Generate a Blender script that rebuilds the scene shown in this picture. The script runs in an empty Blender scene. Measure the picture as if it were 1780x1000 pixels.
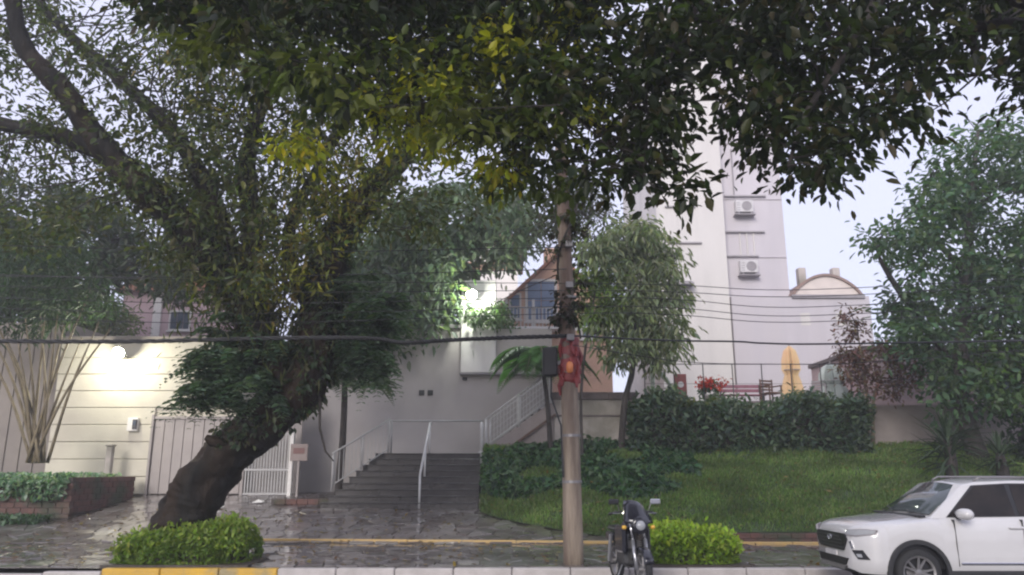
import bpy, math, random
import numpy as np
from mathutils import Vector, Matrix, noise
random.seed(7)
rng = np.random.default_rng(7)
R = math.radians
S = bpy.context.scene
COL = S.collection

# ------------------------------------------------------------------ camera
CAM_H, PITCH, FPX = 1.75, R(13.4), 1345.0
cam_d = bpy.data.cameras.new('camera')
cam = bpy.data.objects.new('camera', cam_d); COL.objects.link(cam)
cam.location = (0, 0, CAM_H); cam.rotation_euler = (math.pi / 2 + PITCH, 0, 0)
cam_d.sensor_width = 36; cam_d.lens = 36 * FPX / 1780
cam_d.clip_start = .1; cam_d.clip_end = 2000
S.camera = cam
# ------------------------------------------------------------------ world
SUN_EL, SUN_AZ = R(23), R(200)        # low evening sun behind thick cloud, behind the viewer
w = bpy.data.worlds.new('World'); S.world = w; w.use_nodes = True
nt = w.node_tree; nt.nodes.clear()
sky = nt.nodes.new('ShaderNodeTexSky'); sky.sky_type = 'NISHITA'; sky.sun_disc = False
sky.sun_elevation = SUN_EL; sky.sun_rotation = SUN_AZ
mix = nt.nodes.new('ShaderNodeMix'); mix.data_type = 'RGBA'; mix.inputs[0].default_value = .86
mix.inputs[7].default_value = (5.2, 5.25, 6.7, 1)     # even cloud cover
bg = nt.nodes.new('ShaderNodeBackground'); bg.inputs[1].default_value = .1
wo = nt.nodes.new('ShaderNodeOutputWorld')
nt.links.new(sky.outputs[0], mix.inputs[6]); nt.links.new(mix.outputs[2], bg.inputs[0]); nt.links.new(bg.outputs[0], wo.inputs[0])
sd = bpy.data.lights.new('sun', 'SUN'); sd.energy = 1.5; sd.angle = R(25); sd.color = (1, .95, .9)
so = bpy.data.objects.new('sun', sd); COL.objects.link(so)
so.rotation_euler = (math.pi / 2 - SUN_EL, 0, math.pi - SUN_AZ + math.pi)
so.rotation_euler = Vector((math.sin(SUN_AZ) * math.cos(SUN_EL), math.cos(SUN_AZ) * math.cos(SUN_EL), math.sin(SUN_EL))).to_track_quat('Z', 'Y').to_euler()
so.location = (-5, -8, 20)
S.view_settings.view_transform = 'Standard'; S.view_settings.look = 'None'
S.view_settings.exposure = .92; S.view_settings.gamma = 1
S.render.engine = 'CYCLES'
S.cycles.use_denoising = True
S.cycles.max_bounces = 5; S.cycles.diffuse_bounces = 3; S.cycles.transparent_max_bounces = 8
S.cycles.pixel_filter_type = 'GAUSSIAN'; S.cycles.filter_width = 2.5
S.cycles.sample_clamp_indirect = 6

ADDED_HAZE = .0024      # density of the added milky haze built at the end
S.cycles.volume_bounces = 1
# ------------------------------------------------------------------ helpers
CP, SP = math.cos(PITCH), math.sin(PITCH)
def at(u, v, Y):
    """world point at depth Y seen at photograph position (u, v)"""
    r = (u - 890) / FPX; p = (500 - v) / FPX
    dy = CP - p * SP; dz = SP + p * CP
    return Vector((r * Y / dy, Y, CAM_H + dz * Y / dy))
def proj(p):
    x, y, z = p[0], p[1], p[2] - CAM_H
    d = y * CP + z * SP; h = z * CP - y * SP
    return 890 + FPX * x / d, 500 - FPX * h / d

def tag(o, label=None, cat=None, group=None, kind=None):
    if label: o['label'] = label
    if cat: o['category'] = cat
    if group: o['group'] = group
    if kind: o['kind'] = kind
    return o
def empty(name, loc, label=None, cat=None, group=None, rz=0):
    o = bpy.data.objects.new(name, None); COL.objects.link(o); o.location = loc; o.rotation_euler.z = rz
    o.empty_display_size = .2
    return tag(o, label, cat, group)

class MB:
    def __init__(s): s.v = []; s.f = []; s.m = []; s.mi = 0
    def add(s, vs, fs):
        b = len(s.v); s.v += [tuple(q) for q in vs]; s.f += [tuple(b + i for i in f) for f in fs]; s.m += [s.mi] * len(fs)
        return s
    def box(s, a, b, M=None):
        x0, y0, z0 = a; x1, y1, z1 = b
        vs = [Vector(q) for q in ((x0,y0,z0),(x1,y0,z0),(x1,y1,z0),(x0,y1,z0),(x0,y0,z1),(x1,y0,z1),(x1,y1,z1),(x0,y1,z1))]
        if M: vs = [M @ q for q in vs]
        return s.add(vs, [(3,2,1,0),(4,5,6,7),(0,1,5,4),(1,2,6,5),(2,3,7,6),(3,0,4,7)])
    def cbox(s, a, b, c=.01, M=None):
        """box with chamfered edges"""
        x0, y0, z0 = a; x1, y1, z1 = b
        c = min(c, (x1-x0)*.45, (y1-y0)*.45, (z1-z0)*.45)
        vs = []; idx = {}
        for i, X in enumerate((x0, x1)):
            for j, Yy in enumerate((y0, y1)):
                for k, Z in enumerate((z0, z1)):
                    sx, sy, sz = (1 if i == 0 else -1), (1 if j == 0 else -1), (1 if k == 0 else -1)
                    idx[i,j,k] = len(vs)
                    vs += [Vector((X, Yy + sy*c, Z + sz*c)), Vector((X + sx*c, Yy, Z + sz*c)), Vector((X + sx*c, Yy + sy*c, Z))]
        I = lambda i, j, k, a: idx[i,j,k] + a
        fs = []
        for i in (0, 1):
            q = [I(i,0,0,0), I(i,1,0,0), I(i,1,1,0), I(i,0,1,0)]; fs.append(q[::-1] if i == 0 else q)
            q = [I(0,i,0,1), I(1,i,0,1), I(1,i,1,1), I(0,i,1,1)]; fs.append(q if i == 0 else q[::-1])
            q = [I(0,0,i,2), I(1,0,i,2), I(1,1,i,2), I(0,1,i,2)]; fs.append(q[::-1] if i == 0 else q)
        for i in (0, 1):
            for j in (0, 1):
                fs.append([I(i,j,0,0), I(i,j,1,0), I(i,j,1,1), I(i,j,0,1)])
                fs.append([I(i,0,j,0), I(i,1,j,0), I(i,1,j,2), I(i,0,j,2)])
                fs.append([I(0,i,j,1), I(1,i,j,1), I(1,i,j,2), I(0,i,j,2)])
        for key, b in idx.items(): fs.append([b, b + 1, b + 2])
        if M: vs = [M @ q for q in vs]
        return s.add(vs, fs)
    def tube(s, pts, rad, n=8, cap=True, wob=0):
        pts = [Vector(p) for p in pts]
        if not hasattr(rad, '__len__'): rad = [rad] * len(pts)
        t0 = (pts[1] - pts[0]).normalized()
        ref = Vector((0, 0, 1)) if abs(t0.z) < .9 else Vector((1, 0, 0))
        a = t0.cross(ref).normalized(); vs = []
        for i, p in enumerate(pts):
            t = (pts[min(i + 1, len(pts) - 1)] - pts[max(i - 1, 0)]).normalized()
            a = (a - t * a.dot(t)).normalized(); b = t.cross(a)
            for k in range(n):
                an = 2 * math.pi * k / n
                rr = rad[i] * (1 + (random.uniform(-wob, wob) if wob else 0))
                vs.append(p + (a * math.cos(an) + b * math.sin(an)) * rr)
        fs = []
        for i in range(len(pts) - 1):
            for k in range(n):
                fs.append((i*n + k, i*n + (k+1) % n, (i+1)*n + (k+1) % n, (i+1)*n + k))
        if cap: fs.append(tuple(range(n))[::-1]); fs.append(tuple((len(pts)-1)*n + k for k in range(n)))
        return s.add(vs, fs)
    def lathe(s, prof, n=20, M=None, cap=True):
        """profile of (r, z) about Z"""
        vs = []; fs = []
        for r, z in prof:
            for k in range(n):
                an = 2*math.pi*k/n; vs.append(Vector((r*math.cos(an), r*math.sin(an), z)))
        for i in range(len(prof) - 1):
            for k in range(n): fs.append((i*n+k, i*n+(k+1) % n, (i+1)*n+(k+1) % n, (i+1)*n+k))
        if cap and prof[0][0] > 1e-4: fs.append(tuple(range(n))[::-1])
        if cap and prof[-1][0] > 1e-4: fs.append(tuple((len(prof)-1)*n+k for k in range(n)))
        if M: vs = [M @ q for q in vs]
        return s.add(vs, fs)
    def prism(s, poly, z0, z1, M=None):
        n = len(poly)
        vs = [Vector((x, y, z0)) for x, y in poly] + [Vector((x, y, z1)) for x, y in poly]
        if M: vs = [M @ q for q in vs]
        return s.add(vs, [tuple(range(n))[::-1], tuple(range(n, 2*n))] + [(k, (k+1) % n, n+(k+1) % n, n+k) for k in range(n)])
    def build(s, name, mat, parent=None, smooth=False, loc=None):
        me = bpy.data.meshes.new(name); me.from_pydata(s.v, [], s.f)
        mats = mat if isinstance(mat, (list, tuple)) else [mat]
        for m in mats: me.materials.append(m)
        if len(mats) > 1: me.polygons.foreach_set('material_index', s.m)
        if smooth: me.polygons.foreach_set('use_smooth', [True] * len(me.polygons))
        me.update()
        o = bpy.data.objects.new(name, me); COL.objects.link(o)
        if parent: o.parent = parent
        if loc is not None: o.location = loc
        return o
def smooth_angle(o, deg=35):
    me = o.data; me.polygons.foreach_set('use_smooth', [True] * len(me.polygons))
    me.set_sharp_from_angle(angle=R(deg)); return o
def bevel(o, wd=.01, seg=2, ang=35):
    m = o.modifiers.new('bevel', 'BEVEL'); m.width = wd; m.segments = seg; m.limit_method = 'ANGLE'; m.angle_limit = R(ang); return o
def subsurf(o, lv=1):
    m = o.modifiers.new('sub', 'SUBSURF'); m.levels = lv; m.render_levels = lv; return o

def spline(pts, n=6):
    """Catmull-Rom through rows of numbers"""
    P = [np.array(p, float) for p in pts]; P = [2*P[0]-P[1]] + P + [2*P[-1]-P[-2]]; out = []
    for i in range(1, len(P) - 2):
        for k in range(n):
            t = k / n; a, b, c, d = P[i-1], P[i], P[i+1], P[i+2]
            out.append(.5*((2*b) + (c-a)*t + (2*a-5*b+4*c-d)*t*t + (3*b-a-3*c+d)*t**3))
    out.append(P[-2]); return out

# ------------------------------------------------------------------ materials
def mat(name, c1, c2=None, scale=3., rough=.7, bump=0., bscale=None, metal=0., rough2=None, coat=0., stretch=None, c3=None, s3=.6, spec=.5):
    m = bpy.data.materials.new(name); m.use_nodes = True; N = m.node_tree.nodes; L = m.node_tree.links
    b = N['Principled BSDF']; b.inputs['Metallic'].default_value = metal; b.inputs['Roughness'].default_value = rough
    b.inputs['Coat Weight'].default_value = coat; b.inputs['Coat Roughness'].default_value = .06; b.inputs['Specular IOR Level'].default_value = spec
    if c2 is None: c2 = tuple(x * .8 for x in c1)
    tc = N.new('ShaderNodeTexCoord'); src = tc.outputs['Object']
    geo = N.new('ShaderNodeNewGeometry')
    src = geo.outputs['Position']
    if stretch:
        mp = N.new('ShaderNodeMapping'); mp.inputs['Scale'].default_value = stretch; L.new(src, mp.inputs[0]); src = mp.outputs[0]
    no = N.new('ShaderNodeTexNoise'); no.inputs['Scale'].default_value = scale; no.inputs['Detail'].default_value = 6; no.inputs['Roughness'].default_value = .62
    L.new(src, no.inputs[0])
    cr = N.new('ShaderNodeValToRGB'); cr.color_ramp.elements[0].position = .34; cr.color_ramp.elements[1].position = .66
    cr.color_ramp.elements[0].color = (*c1, 1); cr.color_ramp.elements[1].color = (*c2, 1); L.new(no.outputs[0], cr.inputs[0])
    out = cr.outputs[0]
    if c3 is not None:
        n3 = N.new('ShaderNodeTexNoise'); n3.inputs['Scale'].default_value = s3; n3.inputs['Detail'].default_value = 5; L.new(src, n3.inputs[0])
        r3 = N.new('ShaderNodeValToRGB'); r3.color_ramp.elements[0].position = .48; r3.color_ramp.elements[1].position = .62; L.new(n3.outputs[0], r3.inputs[0])
        mx = N.new('ShaderNodeMix'); mx.data_type = 'RGBA'; L.new(r3.outputs[0], mx.inputs[0]); L.new(out, mx.inputs[6]); mx.inputs[7].default_value = (*c3, 1); out = mx.outputs[2]
    L.new(out, b.inputs['Base Color'])
    if rough2 is not None:
        nr = N.new('ShaderNodeTexNoise'); nr.inputs['Scale'].default_value = scale * .6; nr.inputs['Detail'].default_value = 4; L.new(src, nr.inputs[0])
        mr = N.new('ShaderNodeMapRange'); mr.inputs[1].default_value = .35; mr.inputs[2].default_value = .65; mr.inputs[3].default_value = rough; mr.inputs[4].default_value = rough2
        L.new(nr.outputs[0], mr.inputs[0]); L.new(mr.outputs[0], b.inputs['Roughness'])
    if bump:
        nb = N.new('ShaderNodeTexNoise'); nb.inputs['Scale'].default_value = bscale or scale * 6; nb.inputs['Detail'].default_value = 5; L.new(src, nb.inputs[0])
        bp = N.new('ShaderNodeBump'); bp.inputs['Strength'].default_value = bump; bp.inputs['Distance'].default_value = .03; L.new(nb.outputs[0], bp.inputs['Height']); L.new(bp.outputs[0], b.inputs['Normal'])
    return m
def leafmat(name, trans=.35, rough=.45, spec=.35):
    m = bpy.data.materials.new(name); m.use_nodes = True; N = m.node_tree.nodes; L = m.node_tree.links
    b = N['Principled BSDF']; b.inputs['Roughness'].default_value = rough; b.inputs['Specular IOR Level'].default_value = spec
    a = N.new('ShaderNodeAttribute'); a.attribute_name = 'Col'
    t = N.new('ShaderNodeBsdfTranslucent'); ms = N.new('ShaderNodeMixShader'); ms.inputs[0].default_value = trans
    br = N.new('ShaderNodeMix'); br.data_type = 'RGBA'; br.blend_type = 'MULTIPLY'; br.inputs[0].default_value = 1; br.inputs[7].default_value = (1.3, 1.5, .6, 1)
    L.new(a.outputs[0], b.inputs['Base Color']); L.new(a.outputs[0], br.inputs[6]); L.new(br.outputs[2], t.inputs[0])
    L.new(b.outputs[0], ms.inputs[1]); L.new(t.outputs[0], ms.inputs[2]); L.new(ms.outputs[0], N['Material Output'].inputs[0])
    return m
def emis(name, col, st):
    m = bpy.data.materials.new(name); m.use_nodes = True; b = m.node_tree.nodes['Principled BSDF']
    b.inputs['Emission Color'].default_value = (*col, 1); b.inputs['Emission Strength'].default_value = st; return m
def plain(name, c, rough=.5, metal=0., coat=0., spec=.5):
    return mat(name, c, tuple(x * .9 for x in c), 9., rough, metal=metal, coat=coat, spec=spec)

M = dict(
 asphalt=mat('asphalt', (.045,.045,.047), (.07,.07,.072), 2, .35, .4, 60, rough2=.7),
 mortar=mat('wet mortar bed', (.028,.024,.021), (.055,.046,.038), 2.5, .08, .25, 30, rough2=.4),
 stone=mat('wet paving stone', (.1,.088,.084), (.19,.172,.165), 3.2, .25, .12, 12, rough2=.45, coat=1., c3=(.11,.09,.085), s3=1.3),
 stone2=mat('wet reddish stone', (.062,.048,.044), (.12,.094,.086), 3.2, .25, .12, 12, rough2=.45, coat=1., c3=(.08,.066,.066), s3=1.3),
 kerb=mat('kerb concrete', (.5,.46,.44), (.38,.35,.33), 3, .6, .3, 30),
 kerb_y=mat('kerb yellow paint', (.62,.36,.03), (.5,.3,.05), 4, .5, .3, 30, c3=(.3,.24,.12), s3=2.2),
 edge_y=mat('faded yellow paint', (.55,.36,.12), (.42,.3,.14), 4, .5, .2, 30),
 bark=mat('wet bark', (.006,.006,.005), (.02,.018,.015), 6, .65, 1., 22, stretch=(1,1,.3), c3=(.03,.02,.013), s3=1.1, spec=.1),
 bark2=mat('grey bark', (.03,.025,.022), (.06,.05,.042), 6, .8, .8, 20, stretch=(1,1,.35)),
 bark3=mat('dark twig bark', (.022,.018,.015), (.045,.036,.03), 6, .8, .6, 20),
 stem=mat('tan shrub stem', (.2,.16,.09), (.12,.095,.06), 5, .7, .4, 20),
 leaf=leafmat('leaves', .42), leaf_near=leafmat('near leaves', .42, .45, .25), leaf_y=leafmat('yellow leaves', .5), grass=leafmat('grass blades', .3, .5),
 soil=mat('wet soil', (.035,.026,.02), (.06,.045,.035), 3, .6, .6, 20),
 lawn=mat('lawn soil', (.045,.075,.022), (.06,.1,.03), 2, .9, .6, 25),
 cream=mat('cream plaster', (.6,.56,.46), (.54,.5,.41), 1.2, .75, .15, 20, c3=(.47,.43,.36), s3=.5),
 browngrey=mat('brown grey plaster', (.24,.21,.185), (.19,.165,.15), 1.5, .8, .15, 20),
 taupe=mat('taupe plaster', (.5,.46,.435), (.46,.425,.4), .8, .8, .12, 25, c3=(.42,.385,.365), s3=.35),
 pale=mat('pale plaster', (.8,.77,.73), (.75,.72,.68), 1.5, .7, .1, 20),
 gate=mat('taupe gate paint', (.34,.3,.28), (.29,.255,.24), 2, .5, .1, 20),
 white=mat('white metal paint', (.66,.65,.63), (.55,.54,.52), 5, .45),
 greyrail=mat('grey rail paint', (.45,.44,.43), (.36,.35,.34), 5, .45),
 step=mat('dark wet step', (.034,.03,.029), (.055,.048,.045), 4, .25, .3, 25, rough2=.5),
 steppink=mat('stair stringer plaster', (.33,.28,.265), (.27,.23,.215), 2.5, .7, .2, 25),
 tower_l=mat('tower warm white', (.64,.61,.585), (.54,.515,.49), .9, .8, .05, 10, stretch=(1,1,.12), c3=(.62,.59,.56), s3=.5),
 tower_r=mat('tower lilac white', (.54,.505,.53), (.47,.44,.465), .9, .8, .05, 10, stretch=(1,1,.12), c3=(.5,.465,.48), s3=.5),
 trim=mat('grey trim', (.3,.28,.29), (.24,.22,.23), 4, .7),  # even mid grey for trim and small fittings
 ledge=mat('weathered ledge', (.4,.375,.385), (.33,.31,.32), 4, .7), ac=mat('air conditioner casing', (.6,.58,.58), (.5,.48,.48), 5, .5), dark=mat('dark grille', (.03,.03,.033), (.05,.05,.05), 5, .5),
 peach=mat('peach plaster', (.68,.6,.55), (.6,.53,.49), 2, .8, .2, 12), terracotta=mat('terracotta plaster', (.58,.36,.25), (.5,.31,.22), 2, .8, .2, 12), clay=mat('clay tiles', (.38,.17,.1), (.26,.12,.075), 3, .75, .3, 14),
 pinkwall=mat('pink plaster', (.47,.34,.34), (.38,.28,.28), 1.5, .8, .2, 14, c3=(.3,.24,.25), s3=.6),
 pinkhouse=mat('pink house', (.5,.36,.37), (.44,.31,.32), 1.5, .8), roofgrey=mat('grey roof', (.25,.25,.27), (.18,.18,.19), 3, .7),
 archtrim=mat('weathered arch tiles', (.3,.2,.16), (.22,.16,.14), 4, .7), glass=plain('window glass', (.06,.08,.11), .08), glassblue=plain('blue window glass', (.18,.23,.33), .12), frame=plain('window frame white', (.65,.62,.58), .5),
 coping=mat('dark coping', (.1,.08,.075), (.15,.12,.11), 3, .6, .3, 20), retaining=mat('terrace wall plaster', (.5,.45,.41), (.43,.38,.35), 1.5, .75, .2, 16, c3=(.26,.24,.2), s3=.8),
 tile=mat('terrace floor', (.35,.3,.28), (.28,.24,.22), 2, .5), brick=mat('red brown brick', (.15,.07,.055), (.09,.05,.042), 5, .75, .5, 25, c3=(.05,.06,.035), s3=1.4),
 pole=mat('pole', (.33,.27,.205), (.15,.115,.088), 6, .85, .7, 26, stretch=(1,1,.14), c3=(.12,.08,.06), s3=2.4),
 redwrap=mat('red plastic wrap', (.26,.025,.02), (.15,.015,.015), 7, .35, .5, 10), orange=plain('orange reflector plastic', (.75,.25,.08), .3),
 black=plain('black plastic', (.013,.013,.015), .4), cable=plain('cable rubber', (.02,.02,.022), .6), steel=plain('galvanised steel', (.26,.25,.25), .5, .6),
 paint=mat('white car paint', (.56,.55,.55), (.52,.51,.51), 2, .2, coat=.8), chrome=plain('chrome', (.6,.6,.62), .18, 1.), carglass=mat('car glass', (.012,.011,.011), (.03,.024,.022), 3, .06, spec=.22),
 shield=plain('windscreen glass', (.07,.085,.09), .08, spec=.7), clad=plain('black cladding', (.02,.02,.021), .55), tyre=plain('tyre rubber', (.018,.018,.019), .8), rim=plain('alloy rim', (.3,.29,.29), .35, .7),
 lens=plain('headlamp lens', (.35,.36,.38), .1), moto=plain('black gloss bodywork', (.012,.012,.018), .2, coat=.6), amber=plain('amber lens', (.7,.4,.05), .25), silver=plain('silver metal', (.5,.5,.53), .3, .8),
 yellowcloth=mat('yellow orange cloth', (.6,.47,.26), (.62,.4,.24), 1.6, .8, stretch=(1,1,.6)), greycloth=mat('grey green cloth', (.42,.46,.44), (.34,.38,.37), 3, .8), wood=mat('brown wood', (.14,.075,.05), (.09,.05,.035), 5, .6),
 flower=mat('red petals', (.55,.06,.04), (.4,.04,.04), 9, .6), pot=mat('grey pot', (.42,.4,.38), (.33,.31,.3), 4, .7), purple=mat('maroon bench paint', (.25,.1,.14), (.19,.08,.1), 4, .6), mint=plain('pale green plastic', (.5,.62,.47), .4),
 lampL=emis('left lamp glow', (1, .98, .72), 60), lampR=emis('floodlight glow', (.93, 1, .88), 60), sign=mat('faded sign print', (.3,.24,.22), (.24,.19,.175), 6, .6), signred=plain('sign red', (.2,.1,.09), .6), paper=plain('white litter', (.7,.68,.64), .7),
)

# ------------------------------------------------------------------ foliage helpers
def unit(a): return a / np.maximum(np.linalg.norm(a, axis=-1, keepdims=True), 1e-9)
def raw_mesh(name, V, F, mat_, parent=None, cols=None):
    me = bpy.data.meshes.new(name); k = F.shape[1]
    me.vertices.add(len(V)); me.vertices.foreach_set('co', np.ascontiguousarray(V, np.float32).ravel())
    me.loops.add(F.size); me.loops.foreach_set('vertex_index', np.ascontiguousarray(F, np.int32).ravel())
    me.polygons.add(len(F)); me.polygons.foreach_set('loop_start', np.arange(0, F.size, k, dtype=np.int32))
    me.update(calc_edges=True); me.materials.append(mat_)
    if cols is not None:
        ca = me.color_attributes.new('Col', 'FLOAT_COLOR', 'POINT')
        ca.data.foreach_set('color', np.ascontiguousarray(np.concatenate([cols, np.ones((len(cols), 1))], 1), np.float32).ravel())
    o = bpy.data.objects.new(name, me); COL.objects.link(o)
    if parent: o.parent = parent
    return o
def leaves(name, C, D, Nn, ln, asp, cols, mat_, parent=None):
    """C centres, D leaf axis, Nn normal, ln length: each leaf two folded triangles"""
    C = np.asarray(C); D = unit(D); side = unit(np.cross(D, Nn)); Nn = np.cross(side, D); ln = ln[:, None]; asp = np.broadcast_to(asp, (len(C),))[:, None]
    bend = -Nn*ln*.1
    a = C - D*ln*.5; t = C + D*ln*.5 + bend
    l1 = C - D*ln*.24 + side*ln*asp*.42 + Nn*ln*.07; l2 = C + D*ln*.12 + side*ln*asp*.46 + Nn*ln*.07
    r1 = C - D*ln*.24 - side*ln*asp*.42 + Nn*ln*.07; r2 = C + D*ln*.12 - side*ln*asp*.46 + Nn*ln*.07
    V = np.stack([a, r1, r2, t, l2, l1], 1).reshape(-1, 3); b = np.arange(len(C))[:, None] * 6
    F = np.stack([np.concatenate([b, b+1, b+2, b+3], 1), np.concatenate([b, b+3, b+4, b+5], 1)], 1).reshape(-1, 4)
    return raw_mesh(name, V, F, mat_, parent, np.repeat(cols, 6, 0))
def palette(n, pal, jit=.25):
    pal = np.array(pal); i = rng.integers(0, len(pal), n); c = pal[i] * (1 + rng.uniform(-jit, jit, (n, 1))) * (1 + rng.uniform(-.1, .1, (n, 3)))
    return np.clip(c, .004, .9)
def inpoly(U, Vv, poly):
    p = np.array(poly, float); ins = np.zeros(len(U), bool); j = len(p) - 1
    for i in range(len(p)):
        c = ((p[i,1] > Vv) != (p[j,1] > Vv)); den = (p[j,1]-p[i,1]) if p[j,1] != p[i,1] else 1e-9
        ins ^= c & (U < (p[j,0]-p[i,0])*(Vv-p[i,1])/den + p[i,0]); j = i
    return ins
def region(poly, n, Y0, Y1, gaps=(), core=1.):
    """n clump centres through a volume whose outline from the street is poly, Y0..Y1 deep"""
    p = np.array(poly, float); out = []
    cu, cv = p.mean(0)
    while len(out) < n:
        k = 4 * n; U = rng.uniform(p[:,0].min(), p[:,0].max(), k); Vv = rng.uniform(p[:,1].min(), p[:,1].max(), k); Yy = rng.uniform(Y0, Y1, k)
        ok = inpoly(U, Vv, poly)
        for (gu, gv, gr, gp) in gaps: ok &= ~(((U-gu)**2 + (Vv-gv)**2 < gr*gr) & (rng.random(k) < gp))
        for q in np.nonzero(ok)[0]:
            out.append(tuple(at(U[q], Vv[q], Yy[q])))
            if len(out) >= n: break
    return np.array(out)
def clumps(name, cen, per, spread, ln, asp, pal, mat_, parent, droop=.3, jit=.3, flat=.7, clump_jit=.25, lenjit=.3, cjit_cols=None):
    n = len(cen) * per; spread = np.broadcast_to(spread, (len(cen),))
    off = rng.normal(0, 1, (n, 3)) * np.array([1, 1, flat]) * np.repeat(spread, per)[:, None] * .6
    C = np.repeat(cen, per, 0) + off
    D = unit(off + rng.normal(0, .5, (n, 3)) * np.repeat(spread, per)[:, None]) + np.array([0, 0, -droop]); 
    Nn = unit(rng.normal(0, .55, (n, 3)) + np.array([0, 0, 1.]))
    cols = palette(n, pal, jit) * np.repeat(1 + rng.uniform(-clump_jit, clump_jit, (len(cen), 1)), per, 0)
    if cjit_cols is not None: cols = np.where(np.repeat(cjit_cols[:, :1] >= 0, per, 0), np.repeat(cjit_cols, per, 0) * (1 + rng.uniform(-.3, .3, (n, 1))), cols)
    L = ln * (1 + rng.uniform(-lenjit, lenjit, n))
    return leaves(name, C, D, Nn, L, asp * (1 + rng.uniform(-.2, .2, n)), cols, mat_, parent)
def twigs(name, cen, limbs, mat_, parent, r0=.018, frac=1.):
    """thin twigs from the nearest limb point to each clump"""
    mb = MB(); L = np.array([list(p)[:3] for l in limbs for p in l])
    for c in cen:
        if random.random() > frac: continue
        d = np.linalg.norm(L - c, axis=1) + np.maximum(0, L[:, 2] - c[2]) * .5; i = int(np.argmin(d)); a = L[i]
        if np.linalg.norm(c - a) < .15: continue
        m = (a + c) / 2 + rng.normal(0, .1, 3) * np.linalg.norm(c - a) + np.array([0, 0, .08 * np.linalg.norm(c - a)])
        mb.tube([a, m, c], [r0, r0*.7, r0*.3], 4, cap=False)
    return tag(mb.build(name, mat_, parent), kind='stuff')
def limb(parent, rows, name, mat_, n=12, wob=.06, k=6, rough=0):
    """rows of (x, y, z, radius)"""
    if rough:
        s = spline(rows, k * 4); mb = MB(); mb.tube([q[:3] for q in s], [max(.006, q[3]) for q in s], 48)
        ctr = [Vector(q[:3]) for q in s for _ in range(48)]
        for i, p in enumerate(mb.v):
            c = ctr[min(i, len(ctr) - 1)]; d = Vector(p) - c; r = d.length; P = Vector(p)
            ang = math.atan2(d.y, d.x)
            f = 1 + rough * (.9*noise.noise(P*1.5) + .5*noise.noise(P*4) + .42*abs(noise.noise(Vector((P.x*9, P.y*9, P.z*2.2)))) + .25*noise.noise(P*14))
            mb.v[i] = tuple(c + d*f)
        mb.build(name, mat_, parent, smooth=True); return spline(rows, k)
    s = spline(rows, k); mb = MB(); mb.tube([q[:3] for q in s], [max(.006, q[3]) * (1 + .05*math.sin(i*1.9) + random.uniform(-.04, .04)) for i, q in enumerate(s)], n, wob=wob)
    mb.build(name, mat_, parent, smooth=True); return s
def row(u, v, Y, r): p = at(u, v, Y); return (p.x, p.y, p.z, r)

# ------------------------------------------------------------------ terrain heights
def z_side(y): return .13 + .07 * (y - 14.0) / 3.6
def z_fore(y): return .2 + .135 * max(0, min(y, 24.4) - 17.6)
def lawn_front(x):
    if x >= 2.6: return 18.05
    if x <= -.8: return 21.3
    t = (x + .8) / 3.4; return 21.3 - 3.25 * (t ** .7)
LAWN_Y1, LAWN_Z1 = 23.7, 2.5
def z_lawn(x, y):
    yf = lawn_front(x); zf = z_fore(yf) if x < 2.6 else .42
    t = max(0, min(1, (y - yf) / (LAWN_Y1 - yf))); return zf + .02 + (LAWN_Z1 - zf) * (t ** .9) + .05 * math.sin(x * 1.3 + y) * t

# ------------------------------------------------------------------ ground, road, sidewalk
def sheet(name, x0, x1, y0, y1, fz, nx, ny, m, kind='structure'):
    mb = MB(); vs = []; fs = []
    for j in range(ny + 1):
        for i in range(nx + 1):
            x = x0 + (x1-x0)*i/nx; y = y0 + (y1-y0)*j/ny; vs.append((x, y, fz(x, y)))
    for j in range(ny):
        for i in range(nx): a = j*(nx+1)+i; fs.append((a, a+1, a+nx+2, a+nx+1))
    return tag(mb.add(vs, fs).build(name, m, smooth=True), kind=kind)
sheet('ground', -110, 110, -40, 165, lambda x, y: -.06, 4, 4, M['soil'])
sheet('road', -60, 60, -2.2, 13.96, lambda x, y: 0 + .02 * (1 - ((y-6)/8)**2), 2, 16, M['asphalt'])
sheet('near_sidewalk', -60, 60, -6, -2.2, lambda x, y: .13, 2, 2, M['mortar'])
walk = sheet('sidewalk', -40, 40, 14.1, 17.62, lambda x, y: z_side(y), 4, 4, M['mortar'])
fore = sheet('forecourt', -24, 3.2, 17.62, 26.2, lambda x, y: z_fore(y), 4, 14, M['mortar'])
sheet('foundation_ground', 3.2, 40, 17.62, 24.1, lambda x, y: .2, 2, 2, M['soil'])

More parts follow.
